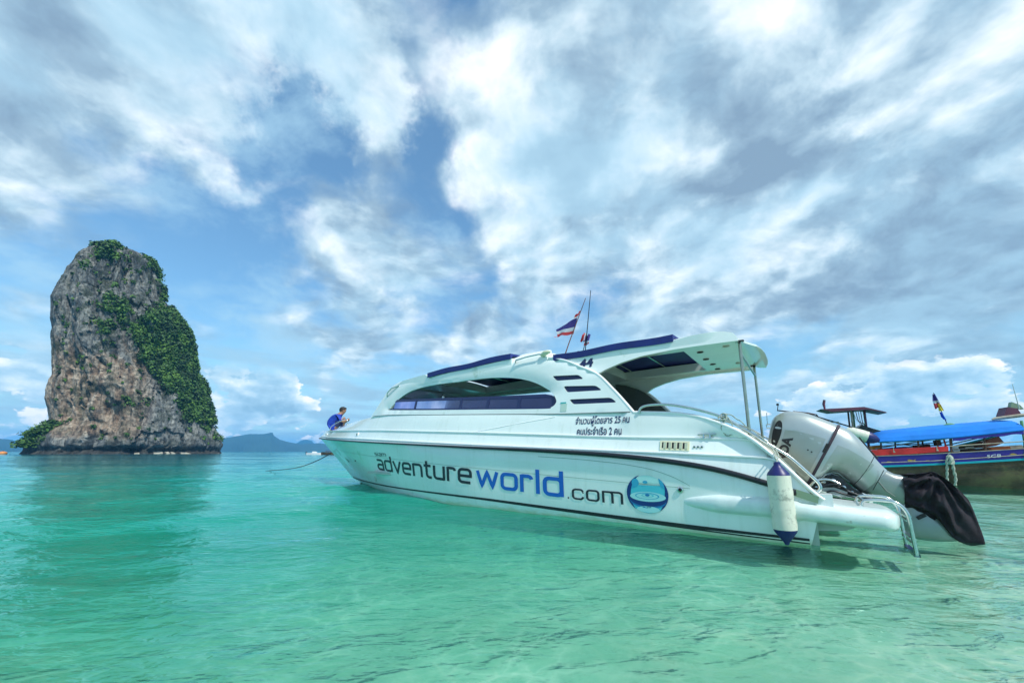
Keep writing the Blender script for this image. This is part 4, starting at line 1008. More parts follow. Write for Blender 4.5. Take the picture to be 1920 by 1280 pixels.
# ------------------------------------------------------------------ outboard motor, tilted up at the stern
OB = root('outboard_motor', BO, BRZ); tag(OB, 'large silver outboard motor tilted up at the speedboat stern', 'outboard motor')
def loft(secs, m, name, parent, ex=.55, n=36, sub=4, fold=None, smooth=50, cap=True, side=None):
    """secs: ((a,z) upper, (a,z) lower, half width)"""
    S = [np.array([*u, *l, w]) for u, l, w in secs]
    Q = [Vector(tuple(s[:3])) for s in S]; 
    D = []
    for i in range(len(S) - 1):
        a, b, c, d = S[max(i - 1, 0)], S[i], S[i + 1], S[min(i + 2, len(S) - 1)]
        for k in range(sub):
            t = k / sub; D.append(.5 * ((2 * b) + (c - a) * t + (2 * a - 5 * b + 4 * c - d) * t * t + (3 * b - a - 3 * c + d) * t ** 3))
    D.append(S[-1]); rows = []
    for i, s in enumerate(D):
        U = np.array([s[0], s[1]]); L = np.array([s[2], s[3]]); C = (U + L) / 2; H = (U - L) / 2; row = []
        for k in range(n):
            th = 2 * math.pi * k / n; c, q = math.cos(th), math.sin(th)
            v = math.copysign(abs(q) ** .8, q); y = s[4] * math.copysign(abs(c) ** ex, c)
            f = fold(i / (len(D) - 1), th) if fold else 0
            if side: y *= side(i / (len(D) - 1), v)
            p = C + H * v * (1 + f * .25); row.append((p[0], y * (1 + f), p[1]))
        rows.append(row)
    mb = MB(); mb.grid(rows, wrap=True)
    if cap: mb.f += [tuple(range(n)), tuple(len(mb.v) - 1 - k for k in range(n))]
    return mb.build(name, m, parent, smooth=smooth), mb
def cowl_side(t, v): return 1.0 - .10 * max(0, v - .25) * 1.0 - (.035 if -.75 < v < .30 and .12 < t < .93 else 0)
def smooth_pts2(pts): return [(p.x, p.y) for p in smooth_pts([(a, z, 0) for a, z in pts], 4)]
COWL, cmb = loft([((.352, 1.33), (.395, 1.15), .10), ((.345, 1.39), (.42, 1.05), .19), ((.28, 1.465), (.425, .95), .26), ((.16, 1.505), (.37, .83), .295), ((-.02, 1.478), (.26, .72), .31), ((-.2, 1.39), (.15, .60), .32), ((-.375, 1.285), (.035, .485), .32)], M['silver'], 'cowling', OB, side=cowl_side, n=56, sub=6)
LOW, lmb = loft([((-.375, 1.285), (.035, .485), .31), ((-.47, 1.215), (-.05, .52), .305), ((-.56, 1.09), (-.18, .665), .28), ((-.64, .945), (-.28, .675), .245), ((-.70, .83), (-.38, .585), .215), ((-.765, .735), (-.50, .455), .18)], M['silver'], 'engine_cover', OB, side=lambda t, v: 1 - .12 * max(0, v - .2), n=56, sub=6)
loft([((-.765, .733), (-.50, .457), .178), ((-.84, .688), (-.66, .39), .15), ((-.95, .675), (-.86, .325), .11)], M['silverd'], 'midsection', OB, n=40, sub=5)
cbv = BVHTree.FromPolygons([Vector(v) for v in cmb.v], [tuple(f) for f in cmb.f]); lbv = BVHTree.FromPolygons([Vector(v) for v in lmb.v], [tuple(f) for f in lmb.f])
# strap round the cowl
def ringat(U, L, w, e, r):
    out = []
    for k in range(40):
        th = 2 * math.pi * k / 40; c, q = math.cos(th), math.sin(th)
        C = ((U[0] + L[0]) / 2, (U[1] + L[1]) / 2); H = ((U[0] - L[0]) / 2, (U[1] - L[1]) / 2); v = math.copysign(abs(q) ** .8, q) * (1 + e)
        out.append((C[0] + H[0] * v, (w + .008) * math.copysign(abs(c) ** .55, c), C[1] + H[1] * v))
    return out + [out[0]]
rg = ringat((-.365, 1.292), (.045, .49), .322, .012, .012)
mb = MB(); dirn = Vector((-.89, 0, -.45)) * .016
mb.grid([[Vector(p) - dirn, Vector(p) + dirn] for p in rg]); mb.grid([[Vector(p) * 1.0 - dirn + Vector((0, .006 * np.sign(p[1]), 0)), Vector(p) + dirn + Vector((0, .006 * np.sign(p[1]), 0))] for p in rg])
mb.build('strap', M['strap'], OB, smooth=60)
mb = MB(); pc = on_side(-.20, 1.0, .01, cbv); mb.box(pc, (.035, .02, .12), Matrix.Rotation(R(-27), 3, 'Y')); mb.build('strap_buckle', M['dark'], OB)
vent = [(.255, 1.375), (.225, 1.34), (.235, 1.24), (.27, 1.13), (.325, 1.02), (.365, 1.06), (.345, 1.20), (.30, 1.33)]
sheet([(p.x, p.y) for p in smooth_pts([(a, z, 0) for a, z in vent], 3, closed=True)], [], .05, lambda a, z: on_side(a, z, .003, cbv)).build('air_intake', M['dark'], OB, smooth=60)
cut = [(.01, .49), (-.10, .57), (-.20, .675), (-.28, .69), (-.37, .635), (-.45, .52), (-.60, .40), (-.40, .38), (-.15, .38)]
MB().prism([(.06, .475), (-.05, .53), (-.17, .64), (-.24, .672), (-.32, .64), (-.42, .52), (-.57, .40), (-.5, .30), (-.05, .30)], lambda a, z: (a, .235, z), lambda a, z: (a, -.235, z)).build('swivel_bracket', M['mech'], OB, smooth=None)
MB().tube([on_side(a, z, .003, lbv) + Vector((0, .002, 0)) for a, z in [(-.045, .545), (-.10, .60), (-.17, .675), (-.24, .70), (-.30, .69), (-.37, .61), (-.40, .585)]], .010, 6).build('cowl_lip', M['silverd'], OB, smooth=80)
for (pts, r, mm, nm) in [([(.02, .26, .47), (-.25, .27, .43), (-.55, .24, .385)], .035, 'steel', 'tilt_ram'), ([(-.02, .28, .40), (-.12, .33, .52), (-.26, .31, .56), (-.36, .28, .49)], .014, 'mech', 'hose'), ([(.06, .24, .42), (-.03, .34, .47), (-.16, .34, .45), (-.30, .30, .40)], .011, 'liner', 'hose'),
                         ([(.0, .30, .52), (-.08, .30, .60), (-.2, .28, .61), (-.3, .27, .56)], .018, 'steel', 'hose'), ([(-.10, .31, .40), (-.2, .35, .48), (-.32, .33, .45), (-.42, .28, .41)], .010, 'black', 'hose'), ([(-.20, .26, .56), (-.42, .27, .45), (-.60, .25, .39)], .020, 'mech', 'tilt_arm')]:
    MB().tube(smooth_pts(pts, 5), r, 8).build(nm, M[mm], OB, smooth=80)
for i, (a, z) in enumerate([(-.06, .50), (-.14, .58), (-.24, .60), (-.33, .52), (-.40, .46)]):
    MB().lathe([(.022, 0), (.026, .02), (.012, .028)], (a, .235, z), 10, Matrix.Rotation(R(-90), 3, 'X')).build('bolt', M['steel'], OB)
MB().prism([(-.10, .445), (-.34, .40), (-.36, .47), (-.24, .52), (-.12, .51)], lambda a, z: (a, .30, z), lambda a, z: (a, .24, z)).build('clamp_bracket', M['silverd'], OB, smooth=None)
MB().box((-.40, 0, .40), (.22, .50, .08), Matrix.Rotation(R(15), 3, 'Y')).box((-.0, 0, .36), (.16, .55, .30)).build('mounting_plate', M['mech'], OB, smooth=None)
# lower unit: leg, gearcase and cavitation plate
loft([((-.88, .50), (-.80, .10), .06), ((-1.0, .36), (-.88, -.03), .10), ((-1.14, .22), (-1.02, -.055), .105), ((-1.25, .08), (-1.16, -.05), .06), ((-1.29, .0), (-1.27, -.03), .02)], mat('gearcase_paint', (.30, .35, .35), .3, .4, .1, 4), 'gearcase', OB, n=24)
MB().box((-.985, .14, .225), (.085, .03, .035), Matrix.Rotation(R(33), 3, 'Y')).build('anode', M['dark'], OB)
MB().tube([(-.66, .172, .61), (-.72, .170, .50), (-.79, .15, .435)], .012, 6, flat=.5).build('side_fin', M['silver'], OB, smooth=60)
M['silverp'] = mat('shaded_silver_paint', (.36, .41, .38), .36, .45, .08, 2, coat=.3)  # darker silver: shading of the cowl sides put into the plate colour
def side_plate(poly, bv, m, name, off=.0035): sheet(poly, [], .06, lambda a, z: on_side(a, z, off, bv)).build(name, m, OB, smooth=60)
side_plate([(.20, 1.245), (.08, 1.225), (-.12, 1.155), (-.21, 1.115), (-.14, .955), (.0, .68), (.06, .59), (.11, .64), (.22, .80), (.30, .93), (.25, 1.08)], cbv, M['silverp'], 'shaded_side_panel')
side_plate([(-.32, 1.04), (-.42, .985), (-.54, .89), (-.64, .80), (-.60, .745), (-.48, .64), (-.40, .63), (-.30, .73), (-.18, .735), (-.12, .70), (-.21, .86)], lbv, M['silverp'], 'shaded_side_panel')
for pts in ([(-.655, .895), (-.60, .80), (-.52, .67), (-.44, .56)],):
    MB().tube([on_side(a, z, .001, lbv) for a, z in smooth_pts2(pts)], .004, 5).build('seam', M['mech'], OB)
MB().tube([(-.72, .195, .74), (-.66, .205, .62), (-.60, .19, .50)], .004, 5).build('seam', M['mech'], OB)
for a, z in [(-.02, .98), (-.055, .955)]:
    p = on_side(a, z, .003, cbv); MB().lathe([(.009, 0), (.009, .004)], p, 10, Matrix.Rotation(R(-90), 3, 'X')).build('screw', M['mech'], OB)
MB().tube([(-.55, .02, 1.14), (-.62, .02, 1.0), (-.70, .02, .87)], .018, 6, flat=.5).build('carry_handle', M['mech'], OB)
# the maker's name along the cowl side, reading upward
def honda_map(x, y):   # x along the word, y letter height
    t = x; o_ = Vector((.385, 0, .60)); ux = Vector((-.345, 0, .938)); uy = Vector((-.938, 0, -.345)) * -1
    p = o_ + ux * x * .98 + uy * (-.05 + y)
    q = on_side(p.x - .02, p.z, .0065, cbv); return q
text_mesh('HONDA', .60, .115, honda_map, mat('black_lettering', (.02, .02, .022), .35), 'lettering', OB, bold=.05)

# cover cloth over the propeller end
CV, cvm = loft([((-.885, .682), (-.875, .315), .145), ((-.95, .695), (-.93, .30), .17), ((-1.04, .705), (-1.0, .27), .185), ((-1.15, .715), (-1.09, .20), .19), ((-1.26, .62), (-1.16, .11), .165), ((-1.35, .49), (-1.21, .035), .13), ((-1.405, .37), (-1.23, .0), .09), ((-1.44, .19), (-1.29, -.045), .06), ((-1.462, .04), (-1.33, -.06), .04), ((-1.468, -.035), (-1.36, -.068), .02)],
     M['cover'], 'propeller_cover', None, n=90, sub=8, smooth=28, cap=True,
     fold=lambda t, th: (.16 * math.sin(th * 9 + t * 9 + 1.5 * math.sin(t * 14)) * (1 if t < .62 else max(0, 1 - (t - .62) * 4)) + .07 * math.sin(t * 44 + th * 4) * (1 - t)) * (.5 + .5 * math.sin(th) ** 2 + .2))
for v in CV.data.vertices:      # folds radiating from where the cloth is gathered
    x, y, z = v.co; dx_, dz_ = x + 1.15, z - .73; r_ = math.hypot(dx_, dz_); ph = math.atan2(dz_, dx_)
    amp = .034 * min(1, r_ / .12) * max(0, 1 - r_ / .75) + .006
    tri = lambda t: abs((t / math.pi) % 2 - 1) * 2 - 1
    v.co.y = y + math.copysign(1, y) * min(1, abs(y) / .04) * amp * (tri(ph * 11 + 1.2 * math.sin(r_ * 14)) + .5 * math.sin(ph * 29))
CV.location = BO; CV.rotation_euler = (0, 0, BRZ); tag(CV, 'dark grey cloth cover bunched over the propeller end of the silver outboard', 'cover')

# ------------------------------------------------------------------ fender hanging on the port quarter
FE = root('boat_fender', BOAT.location + Matrix.Rotation(BRZ, 3, 'Z') @ Vector((.235, 1.66, 0)), BRZ); tag(FE, 'long white fender with blue ends hanging by a rope from the speedboat stern rail', 'fender')
lean = Matrix.Rotation(R(1.5), 3, 'Y')
z0 = .17; z1 = .715
prof = [(.020, .035), (.026, .05), (.060, .10), (.098, .155), (.104, .178)]
MB().lathe([(.015, .025)] + prof, (0, 0, 0), 28, lean).build('end_cap', M['fendb'], FE, smooth=60)
MB().lathe([(.1045, .178)] + [(.106 + .003 * math.sin(k * 2.1), .178 + k * .0538) for k in range(1, 10)] + [(.1035, .716)], (0, 0, 0), 28, lean).build('fender_body', M['fender'], FE, smooth=60)
MB().lathe([(.104, .716), (.095, .74), (.055, .79), (.032, .82), (.03, .85), (.012, .855)], (0, 0, 0), 28, lean).build('end_cap', M['fendb'], FE, smooth=60)
def twist(pts, r, n=2, tw=22, name='rope', m='rope', parent=None):
    P = smooth_pts(pts, 8); o = None
    L = [0]
    for i in range(1, len(P)): L.append(L[-1] + (P[i] - P[i - 1]).length)
    mb = MB()
    for k in range(n):
        Q = []
        for i, p in enumerate(P):
            t = (P[min(i + 1, len(P) - 1)] - P[max(i - 1, 0)]).normalized(); x = t.orthogonal().normalized(); y = t.cross(x); a = L[i] * tw + 2 * math.pi * k / n
            Q.append(p + (x * math.cos(a) + y * math.sin(a)) * r * .55)
        mb.tube(Q, r * .75, 6)
    return mb.build(name, M[m], parent, smooth=80)
twist([(.02, 0, .84), (.03, -.06, .90), (.045, -.16, .95), (.055, -.265, 1.01), (.05, -.29, 1.03), (.03, -.27, 1.0), (.01, -.10, .90), (.02, 0, .84)], .009, 1, 30, 'fender_rope', 'rope', FE)
# mooring line made up on the coaming handrail
RC = root('coiled_rope', BOAT.location + Matrix.Rotation(BRZ, 3, 'Z') @ Vector((.76, 1.38, 1.36)), BRZ); tag(RC, 'grey rope knotted in a loop on the stern handrail of the speedboat', 'rope')
twist([(.03, .0, .02), (.0, .03, .0), (-.03, 0, .02), (0, -.03, .0), (.02, .03, -.02), (-.01, .03, -.05), (.02, .04, -.12), (.0, .045, -.19), (-.045, .045, -.22), (-.09, .045, -.19), (-.10, .04, -.11), (-.07, .03, -.04), (-.04, .02, .01)], .009, 1, 30, 'rope_loop', 'rope', RC)
twist([(.02, 0, .02), (-.06, .02, .03), (-.12, .0, .0), (-.25, .02, -.13), (-.40, .01, -.28), (-.50, .0, -.37)], .009, 1, 30, 'rope_tail', 'rope', RC)
twist([(.05, .02, -.01), (.01, -.02, .04), (-.04, .02, .03), (-.02, .04, -.03), (.03, .03, -.04)], .014, 1, 30, 'knot', 'rope', RC)

# mooring rope from the bow into the sea
def toboat(p): return Matrix.Rotation(-BRZ, 3, 'Z') @ (Vector(p) - Vector(BO))
e = toboat((-12.37, 19.21, -.05)); s0 = Vector((12.32, .03, .90)); P = []
for i in range(40):
    t = i / 39; p = s0.lerp(e, t); p.z -= .35 * math.sin(math.pi * min(1, t * 1.0)) * (1 - t) ; P.append(p)
o = MB().tube(P, .014, 6).build('mooring_rope', M['roped'], None, smooth=80); o.location = BO; o.rotation_euler = (0, 0, BRZ); tag(o, 'thin dark mooring rope running from the bow down into the sea', 'rope')

# ------------------------------------------------------------------ flags on the roof
frd, fwh, fbl = mat('flag_red', (.62, .05, .06), .7), mat('flag_white', (.72, .72, .74), .7), mat('flag_blue', (.05, .035, .22), .7)
FL = root('flag', BO, BRZ); tag(FL, 'tattered red white and blue flag on a leaning pole above the speedboat roof', 'flag')
MB().tube([(3.56, .3, 2.60), (3.40, .3, 2.98), (3.03, .3, 3.78)], [.013, .010, .006], 8).build('flag_pole', mat('flag_pole_wood', (.22, .09, .06), .6), FL)
def band(name, top, bot, m, parent, n=14, y=.3, amp=.03):
    rows = []
    for i in range(n):
        t = i / (n - 1); a = Vector((*top[0], 0)).lerp(Vector((*top[1], 0)), t); b = Vector((*bot[0], 0)).lerp(Vector((*bot[1], 0)), t)
        for_ = []
        for j in range(5):
            q = a.lerp(b, j / 4); for_.append((q.x, y + amp * math.sin(t * 8 + q.y * 9) * min(1, t * 3), q.y + .008 * math.sin(t * 11)))
        rows.append(for_)
    return MB().grid(rows).build(name, m, parent, smooth=80)
band('stripe', [(3.21, 3.44), (3.67, 3.31)], [(3.25, 3.27), (3.67, 3.27)], fbl, FL)
band('stripe', [(3.25, 3.27), (3.67, 3.27)], [(3.28, 3.20), (3.665, 3.215)], fwh, FL)
band('stripe', [(3.28, 3.20), (3.665, 3.215)], [(3.30, 3.14), (3.66, 3.16)], frd, FL)
band('stripe', [(3.14, 3.56), (3.24, 3.50)], [(3.19, 3.47), (3.27, 3.45)], frd, FL, 6); band('stripe', [(3.20, 3.465), (3.26, 3.46)], [(3.22, 3.43), (3.27, 3.43)], fwh, FL, 6)
band('thread', [(3.66, 3.165), (3.74, 3.16)], [(3.66, 3.155), (3.74, 3.157)], frd, FL, 6)
FS = root('flag', BO, BRZ); tag(FS, 'small crumpled red white and blue flag beside the amber beacon on the roof', 'flag')
MB().tube([(3.10, .42, 2.60), (2.97, .42, 3.00)], .007, 8).build('flag_pole', M['dark'], FS)
for (t, b, m) in [([(3.06, 3.05), (3.00, 3.08)], [(3.11, 2.92), (3.03, 2.94)], frd), ([(3.02, 3.06), (2.98, 3.07)], [(3.06, 2.93), (3.02, 2.94)], fwh), ([(3.0, 3.02), (2.90, 3.04)], [(3.04, 2.90), (2.93, 2.92)], fbl), ([(3.03, 2.91), (2.92, 2.92)], [(3.03, 2.88), (2.93, 2.89)], fwh), ([(3.03, 2.88), (2.92, 2.89)], [(3.04, 2.84), (2.94, 2.86)], frd)]:
    band('stripe', t, b, m, FS, 8, .42, .02)

# ------------------------------------------------------------------ man crouching on the bow
def person():
    base = Vector(BO) + Matrix.Rotation(BRZ, 3, 'Z') @ Vector((12.50, .02, 1.60))
    Pn = root('person', base, R(22)); Pn.scale = (1.14, 1.14, 1.14); tag(Pn, 'man in a blue shirt and shorts crouching on the bow with his back turned', 'person')
    # x: the way he faces
    J = dict(pel=(0, 0, .10), bel=(.02, 0, .22), che=(.105, 0, .37), sho=(.21, 0, .46), nek=(.265, 0, .525), hd0=(.305, 0, .585), hd1=(.335, 0, .65), hd2=(.33, 0, .72))
    sk = {}; names = []; pts = []; rad = []; ed = []
    def add(n, p, r, to=None):
        names.append(n); pts.append(p); rad.append(r)
        if to: ed.append((names.index(to), names.index(n)))
    add('pel', J['pel'], (.15, .13)); add('bel', J['bel'], (.175, .16), 'pel'); add('che', J['che'], (.195, .16), 'bel'); add('sho', J['sho'], (.15, .12), 'che'); add('nek', J['nek'], (.055, .055), 'sho')
    add('hd0', J['hd0'], (.068, .078), 'nek'); add('hd1', J['hd1'], (.078, .095), 'hd0'); add('hd2', J['hd2'], (.058, .07), 'hd1')
    for s, q in ((1, 'l'), (-1, 'r')):
        add(q + 'hip', (.06, s * .11, .10), (.10, .10), 'pel'); add(q + 'th', (.22, s * .15, .26), (.085, .085), q + 'hip'); add(q + 'kn', (.38, s * .15, .42), (.062, .062), q + 'th')
        add(q + 'sh', (.33, s * .14, .22), (.052, .055), q + 'kn'); add(q + 'an', (.30, s * .13, .06), (.038, .04), q + 'sh'); add(q + 'ft', (.40, s * .14, .02), (.035, .045), q + 'an')
        add(q + 'shd', (.19, s * .185, .445), (.075, .075), 'sho'); add(q + 'el', (.34, s * .26, .29), (.047, .047), q + 'shd'); add(q + 'wr', (.47, s * .14, .36), (.032, .032), q + 'el'); add(q + 'ha', (.49, s * .08, .375), (.035, .025), q + 'wr')
        for k in range(4): add(q + 'f%d' % k, (.50 - .004 * k, s * (.035 - .008 * k), .40 - .018 * k), (.010, .010), q + 'ha')
        add(q + 'tm', (.475, s * .05, .41), (.011, .011), q + 'ha')
    me = bpy.data.meshes.new('body'); me.from_pydata(pts, ed, []); o = bpy.data.objects.new('body', me); COL.objects.link(o)
    o.modifiers.new('skin', 'SKIN'); 
    for v, r in zip(me.skin_vertices[0].data, rad): v.radius = r
    me.skin_vertices[0].data[0].use_root = True
    sb = o.modifiers.new('sub', 'SUBSURF'); sb.levels = 2; sb.render_levels = 2
    bpy.context.view_layer.update(); dg = bpy.context.evaluated_depsgraph_get(); ev = o.evaluated_get(dg); m2 = bpy.data.meshes.new_from_object(ev)
    V = [v.co.copy() for v in m2.vertices]; F = [tuple(p.vertices) for p in m2.polygons]
    bpy.data.objects.remove(o)
    b = obj('body', V, F, [mat('skin', (.36, .18, .11), .5), mat('blue_shirt', (.008, .05, .40), .75, 0, .2, 12), mat('dark_shorts', (.015, .03, .10), .8), mat('shirt_trim', (.45, .60, .75), .7)], Pn, smooth=180)
    for p in b.data.polygons:
        c = p.center; i = 0
        if c.z < .51 and c.x < .30 - .15 * max(0, .25 - c.z) * 2 and not (c.z < .30 and c.x > .13): i = 1
        if abs(c.y) > .19 and c.z > .34 and c.x < .27: i = 1
        if i == 1 and c.z < .055: i = 2
        if i == 0 and c.z < .47 and .08 < c.x < .345 and abs(c.y) < .26 and c.z > .14 and (c.x - .05) * .95 + .02 > (c.z - .22) and c.z > (c.x - .05) * .55: i = 2
        if i == 1 and .425 < c.z < .445 and c.x < .12 and abs(c.y) < .07: i = 3
        if i == 2 and abs((c.z - .40)) < .012: i = 3
        p.material_index = i
    # hair cap
    hv = MB(); rows = []
    for i in range(9):
        ph = math.pi * .56 * i / 8; rows.append([(.325 + .100 * math.sin(ph) * math.cos(t) - .012, .083 * math.sin(ph) * math.sin(t), .66 + .088 * math.cos(ph) * (1.0) - (.03 if math.cos(t) < -.2 and i > 6 else 0) + (.035 if math.cos(t) > .5 and i > 5 else 0)) for t in np.linspace(0, 2 * math.pi, 24, endpoint=False)])
    hv.grid(rows, wrap=True).build('hair', mat('black_hair', (.012, .010, .010), .6, 0, .3, 60, .5, 120), Pn, smooth=180)
    for s in (1, -1): MB().lathe([(.012, -.006), (.017, 0), (.010, .008)], (.325, s * .082, .625), 10, Matrix.Rotation(R(90 * s), 3, 'X')).build('ear', bpy.data.materials['skin'], Pn)
person()

# ------------------------------------------------------------------ longtail boat on the right
LO = (12.103, 10.829, 0); LR = R(-30)
LT = root('longtail_boat', LO, LR); tag(LT, 'old blue and dark wood longtail boat with bright blue canopy, behind the outboard motor', 'longtail boat')
wood = mat('weathered_dark_wood', (.095, .072, .045), .8, 0, .5, 2, .6, 12, dirt=(.15, .13, .06, 1), dscale=1.6, dthr=.5)
lnavy = mat('blue_paint', (.04, .022, .30), .45, 0, .25, 2, dirt=(.16, .17, .24, 1), dscale=3, dthr=.64); lcy = mat('cyan_paint', (.005, .40, .50), .45, 0, .15, 3); lred = mat('red_tarp', (.60, .02, .02), .6, 0, .2, 4, .4, 20)
lbl = mat('bright_blue_tarpaulin', (.008, .21, .72), .9, 0, .15, 2, .5, 6); lbrown = mat('brown_board', (.11, .045, .03), .7, 0, .3, 5); lpole = mat('pale_bamboo', (.42, .38, .30), .7, 0, .3, 6)
lpur = mat('maroon_board', (.13, .035, .07), .6, 0, .3, 4); lgrn = mat('green_post', (.10, .28, .14), .6, 0, .4, 9)
shz = curve([-4, -1.56, 0, 1.41, 3, 6, 9], [.86, .80, .90, 1.02, 1.2, 1.7, 2.5], .4)        # gunwale
cyz = curve([-4, -1.4, 0, 1.4, 3, 6, 9], [.50, .51, .62, .755, .93, 1.42, 2.2], .4)
def half(u): 
    f = max(0, (u - 2) / 7.2) ** 1.6; g = max(0, (-1.5 - u) / 2.8) ** 2
    return .95 * max(.02, 1 - f) * (1 - .45 * min(1, g))
def lrow(u, zz, ins): h = half(u); return h - ins
def lsec(u):
    c = cyz(u); s = shz(u); h = half(u)
    pr = [(max(0, h * .12), -.30), (h * .70, -.22), (h * .90, .02), (h * .97, c * .5), (h, c - .02)]
    return pr
for nm, m, f in (('hull', wood, lambda u: lsec(u)), ('side_strake', lnavy, lambda u: [(half(u) + .005, cyz(u) + .028), (half(u) + .03, shz(u))]), ('cyan_stripe', lcy, lambda u: [(half(u), cyz(u) - .028), (half(u) + .02, cyz(u) - .02), (half(u) + .02, cyz(u) + .022), (half(u), cyz(u) + .03)]), ('gunwale', lpole, lambda u: [(half(u) + .03, shz(u)), (half(u) + .045, shz(u) + .005), (half(u) + .045, shz(u) + .02), (half(u) - .05, shz(u) + .02), (half(u) - .05, shz(u) - .05)])):
    mb = MB()
    us = np.linspace(-3.9, 8.9, 90); rows = [[(u, .95 - y, z) for y, z in f(u)] for u in us]; mb.grid(rows); mb.grid([[(u, .95 + y, z) for y, z in f(u)][::-1] for u in us])
    if nm == 'hull': 
        k = len(mb.v); p = [(u, .95 - y, z) for u in us[:1] for y, z in f(u)] + [(u, .95 + y, z) for u in us[:1] for y, z in f(u)][::-1]; mb.add(p, [tuple(range(len(p)))])
        mb.grid([[(u, .95 - half(u) + .06, min(.45, shz(u) - .3)), (u, .95 + half(u) - .06, min(.45, shz(u) - .3))] for u in us[:70]])
    o = mb.build(nm, m, LT, smooth=45)
    if nm == 'hull': LH = o
MB().prism([(-3.85, .05), (-3.85, .90), (-3.80, .90), (-3.80, .05)], lambda a, z: (a, .45, z), lambda a, z: (a, 1.45, z)).build('stern_board', lnavy, LT, smooth=None)
def nearside(u, z, off=.036): 
    h = half(u); c = cyz(u); t = (z - c - .03) / (shz(u) - c - .03); return (u, .95 - h - .005 - .025 * t - (off - .03), z)
text_mesh('SCB', .26, .085, lambda x, y: nearside(.75 + x, .785 + y + x * .10, .042), mat('pale_lettering', (.8, .85, .9), .6), 'lettering', LT, bold=.01)
gold = mat('gold_fish_print', (.48, .33, .06), .6)
def blobdec(u, z, w, h, seed, name):
    rng = random.Random(seed); pts = []
    for k in range(14):
        a = 2 * math.pi * k / 14; r = 1 + .25 * math.sin(3 * a + seed) * .6 + rng.uniform(-.08, .08); pts.append((u + w * r * math.cos(a), z + h * r * math.sin(a)))
    sheet(pts, [], .06, lambda a, b: nearside(a, b, .040)).build(name, gold, LT, smooth=None)
blobdec(-.76, .70, .055, .034, 1, 'fish_print'); sheet([(-.71, .70), (-.64, .745), (-.655, .70), (-.64, .665)], [], .06, lambda a, b: nearside(a, b, .040)).build('fish_tail', gold, LT, smooth=None)
blobdec(-1.2, .655, .07, .018, 2, 'fish_print'); blobdec(-.40, .70, .045, .014, 5, 'fish_print'); blobdec(1.22, .89, .06, .02, 3, 'fish_print')
# bamboo rub pole, red tarp rail
MB().tube([(-1.4, -.09, .635), (-.3, -.09, .70), (.6, -.09, .79), (1.6, -.09, .90), (3.2, -.0, 1.09)], .012, 6).build('rub_pole', lpole, LT)
RT = sheet([(-1.62, .83), (-.8, .88), (.04, .965), (.05, 1.105), (-.8, 1.06), (-1.62, 1.0)], [], .08, lambda u, z: (u, -.035 + .012 * math.sin(u * 9), z), lambda u, z: (u, -.02 + .012 * math.sin(u * 9), z)); RT.build('side_tarp', lred, LT, smooth=60)
for u in (-1.1, -.2): MB().prism([(u, .93 + .05 * (u + 1.1)), (u + .05, .93 + .05 * (u + 1.1)), (u + .02, 1.0 + .05 * (u + 1.1)), (u + .03, 1.07 + .05 * (u + 1.1)), (u + .01, 1.07 + .05 * (u + 1.1))], lambda a, z: (a, -.055, z), lambda a, z: (a, -.048, z)).build('tarp_tie', lpole, LT, smooth=None)
# canopy
lowz = curve([-1.45, -.61, .23, 1.48], [1.24, 1.275, 1.345, 1.51], .1); topz = curve([-1.45, -1.27, .1, 1.48], [1.40, 1.535, 1.672, 1.785], .06)
rows = []
for i in range(40):
    u = -1.45 + 2.93 * i / 39; lz, tz_ = lowz(u), topz(u)
    rows.append([(u, -.06, lz - .015), (u, -.07, lz + .01), (u, .0, lz + (tz_ - lz) * .42 + .008 * math.sin(u * 7)), (u, .22, tz_ - .05 + .006 * math.sin(u * 11)), (u, .42, tz_ + .0), (u, .95, tz_ + .06), (u, 1.5, tz_), (u, 1.95, lz)])
CN = MB().grid(rows).build('canopy', lbl, LT, smooth=14)
rows = [[(u, -.045, lowz(u) - .09 + .012 * math.sin(u * 16)), (u, -.05, lowz(u) + .0)] for u in np.linspace(.15, 1.46, 40)]
MB().grid(rows).build('canopy_valance', lnavy, CN, smooth=50)
rows = [[(u, -.043, lowz(u) - .035 + .01 * math.sin(u * 21)), (u, -.05, lowz(u) + .0)] for u in np.linspace(-1.4, .15, 40)]
MB().grid(rows).build('canopy_valance', mat('green_hem', (.03, .16, .14), .6), CN, smooth=50)
for u in (-1.35, -.55, .1, .75, 1.46):
    for y in (.02, 1.88): MB().tube([(u, y, shz(u) - .1), (u + .03, y, lowz(u) + .05)], .022, 8).build('canopy_post', lbrown if u < 1 else lpole, LT)
for (p, q, r, m) in [((.20, .3, 1.08), (1.2, .3, 1.405), .020, lcy), ((.10, .35, 1.12), (1.1, .4, 1.42), .017, lpole), ((-.1, .3, 1.16), (.95, .45, 1.44), .013, lpole), ((-1.4, .3, 1.05), (-.2, .4, 1.28), .016, lpole), ((-1.3, .4, 1.12), (.2, .5, 1.22), .014, lbrown), ((-1.3, .5, 1.02), (.1, .6, 1.15), .018, lpole), ((.08, -.01, 1.10), (1.45, -.01, 1.22), .014, lpole), ((.2, .1, 1.02), (1.45, .1, 1.12), .012, lpole), ((-1.2, .6, 1.25), (-.4, .7, 1.12), .012, lcy)]:
    MB().tube([p, q], r, 7).build('pole', m, LT)
MB().prism([(.33, 1.02), (.62, 1.17), (1.27, 1.40), (1.36, 1.2), (1.2, 1.12), (.6, 1.0)], lambda a, z: (a, .62, z), lambda a, z: (a, .66, z)).build('cabin_board', lbrown, LT, smooth=None)
text_mesh('2', .075, .105, lambda x, y: (.915 + x, .61, 1.155 + y), bpy.data.materials['pale_lettering'], 'number', LT, bold=.02)
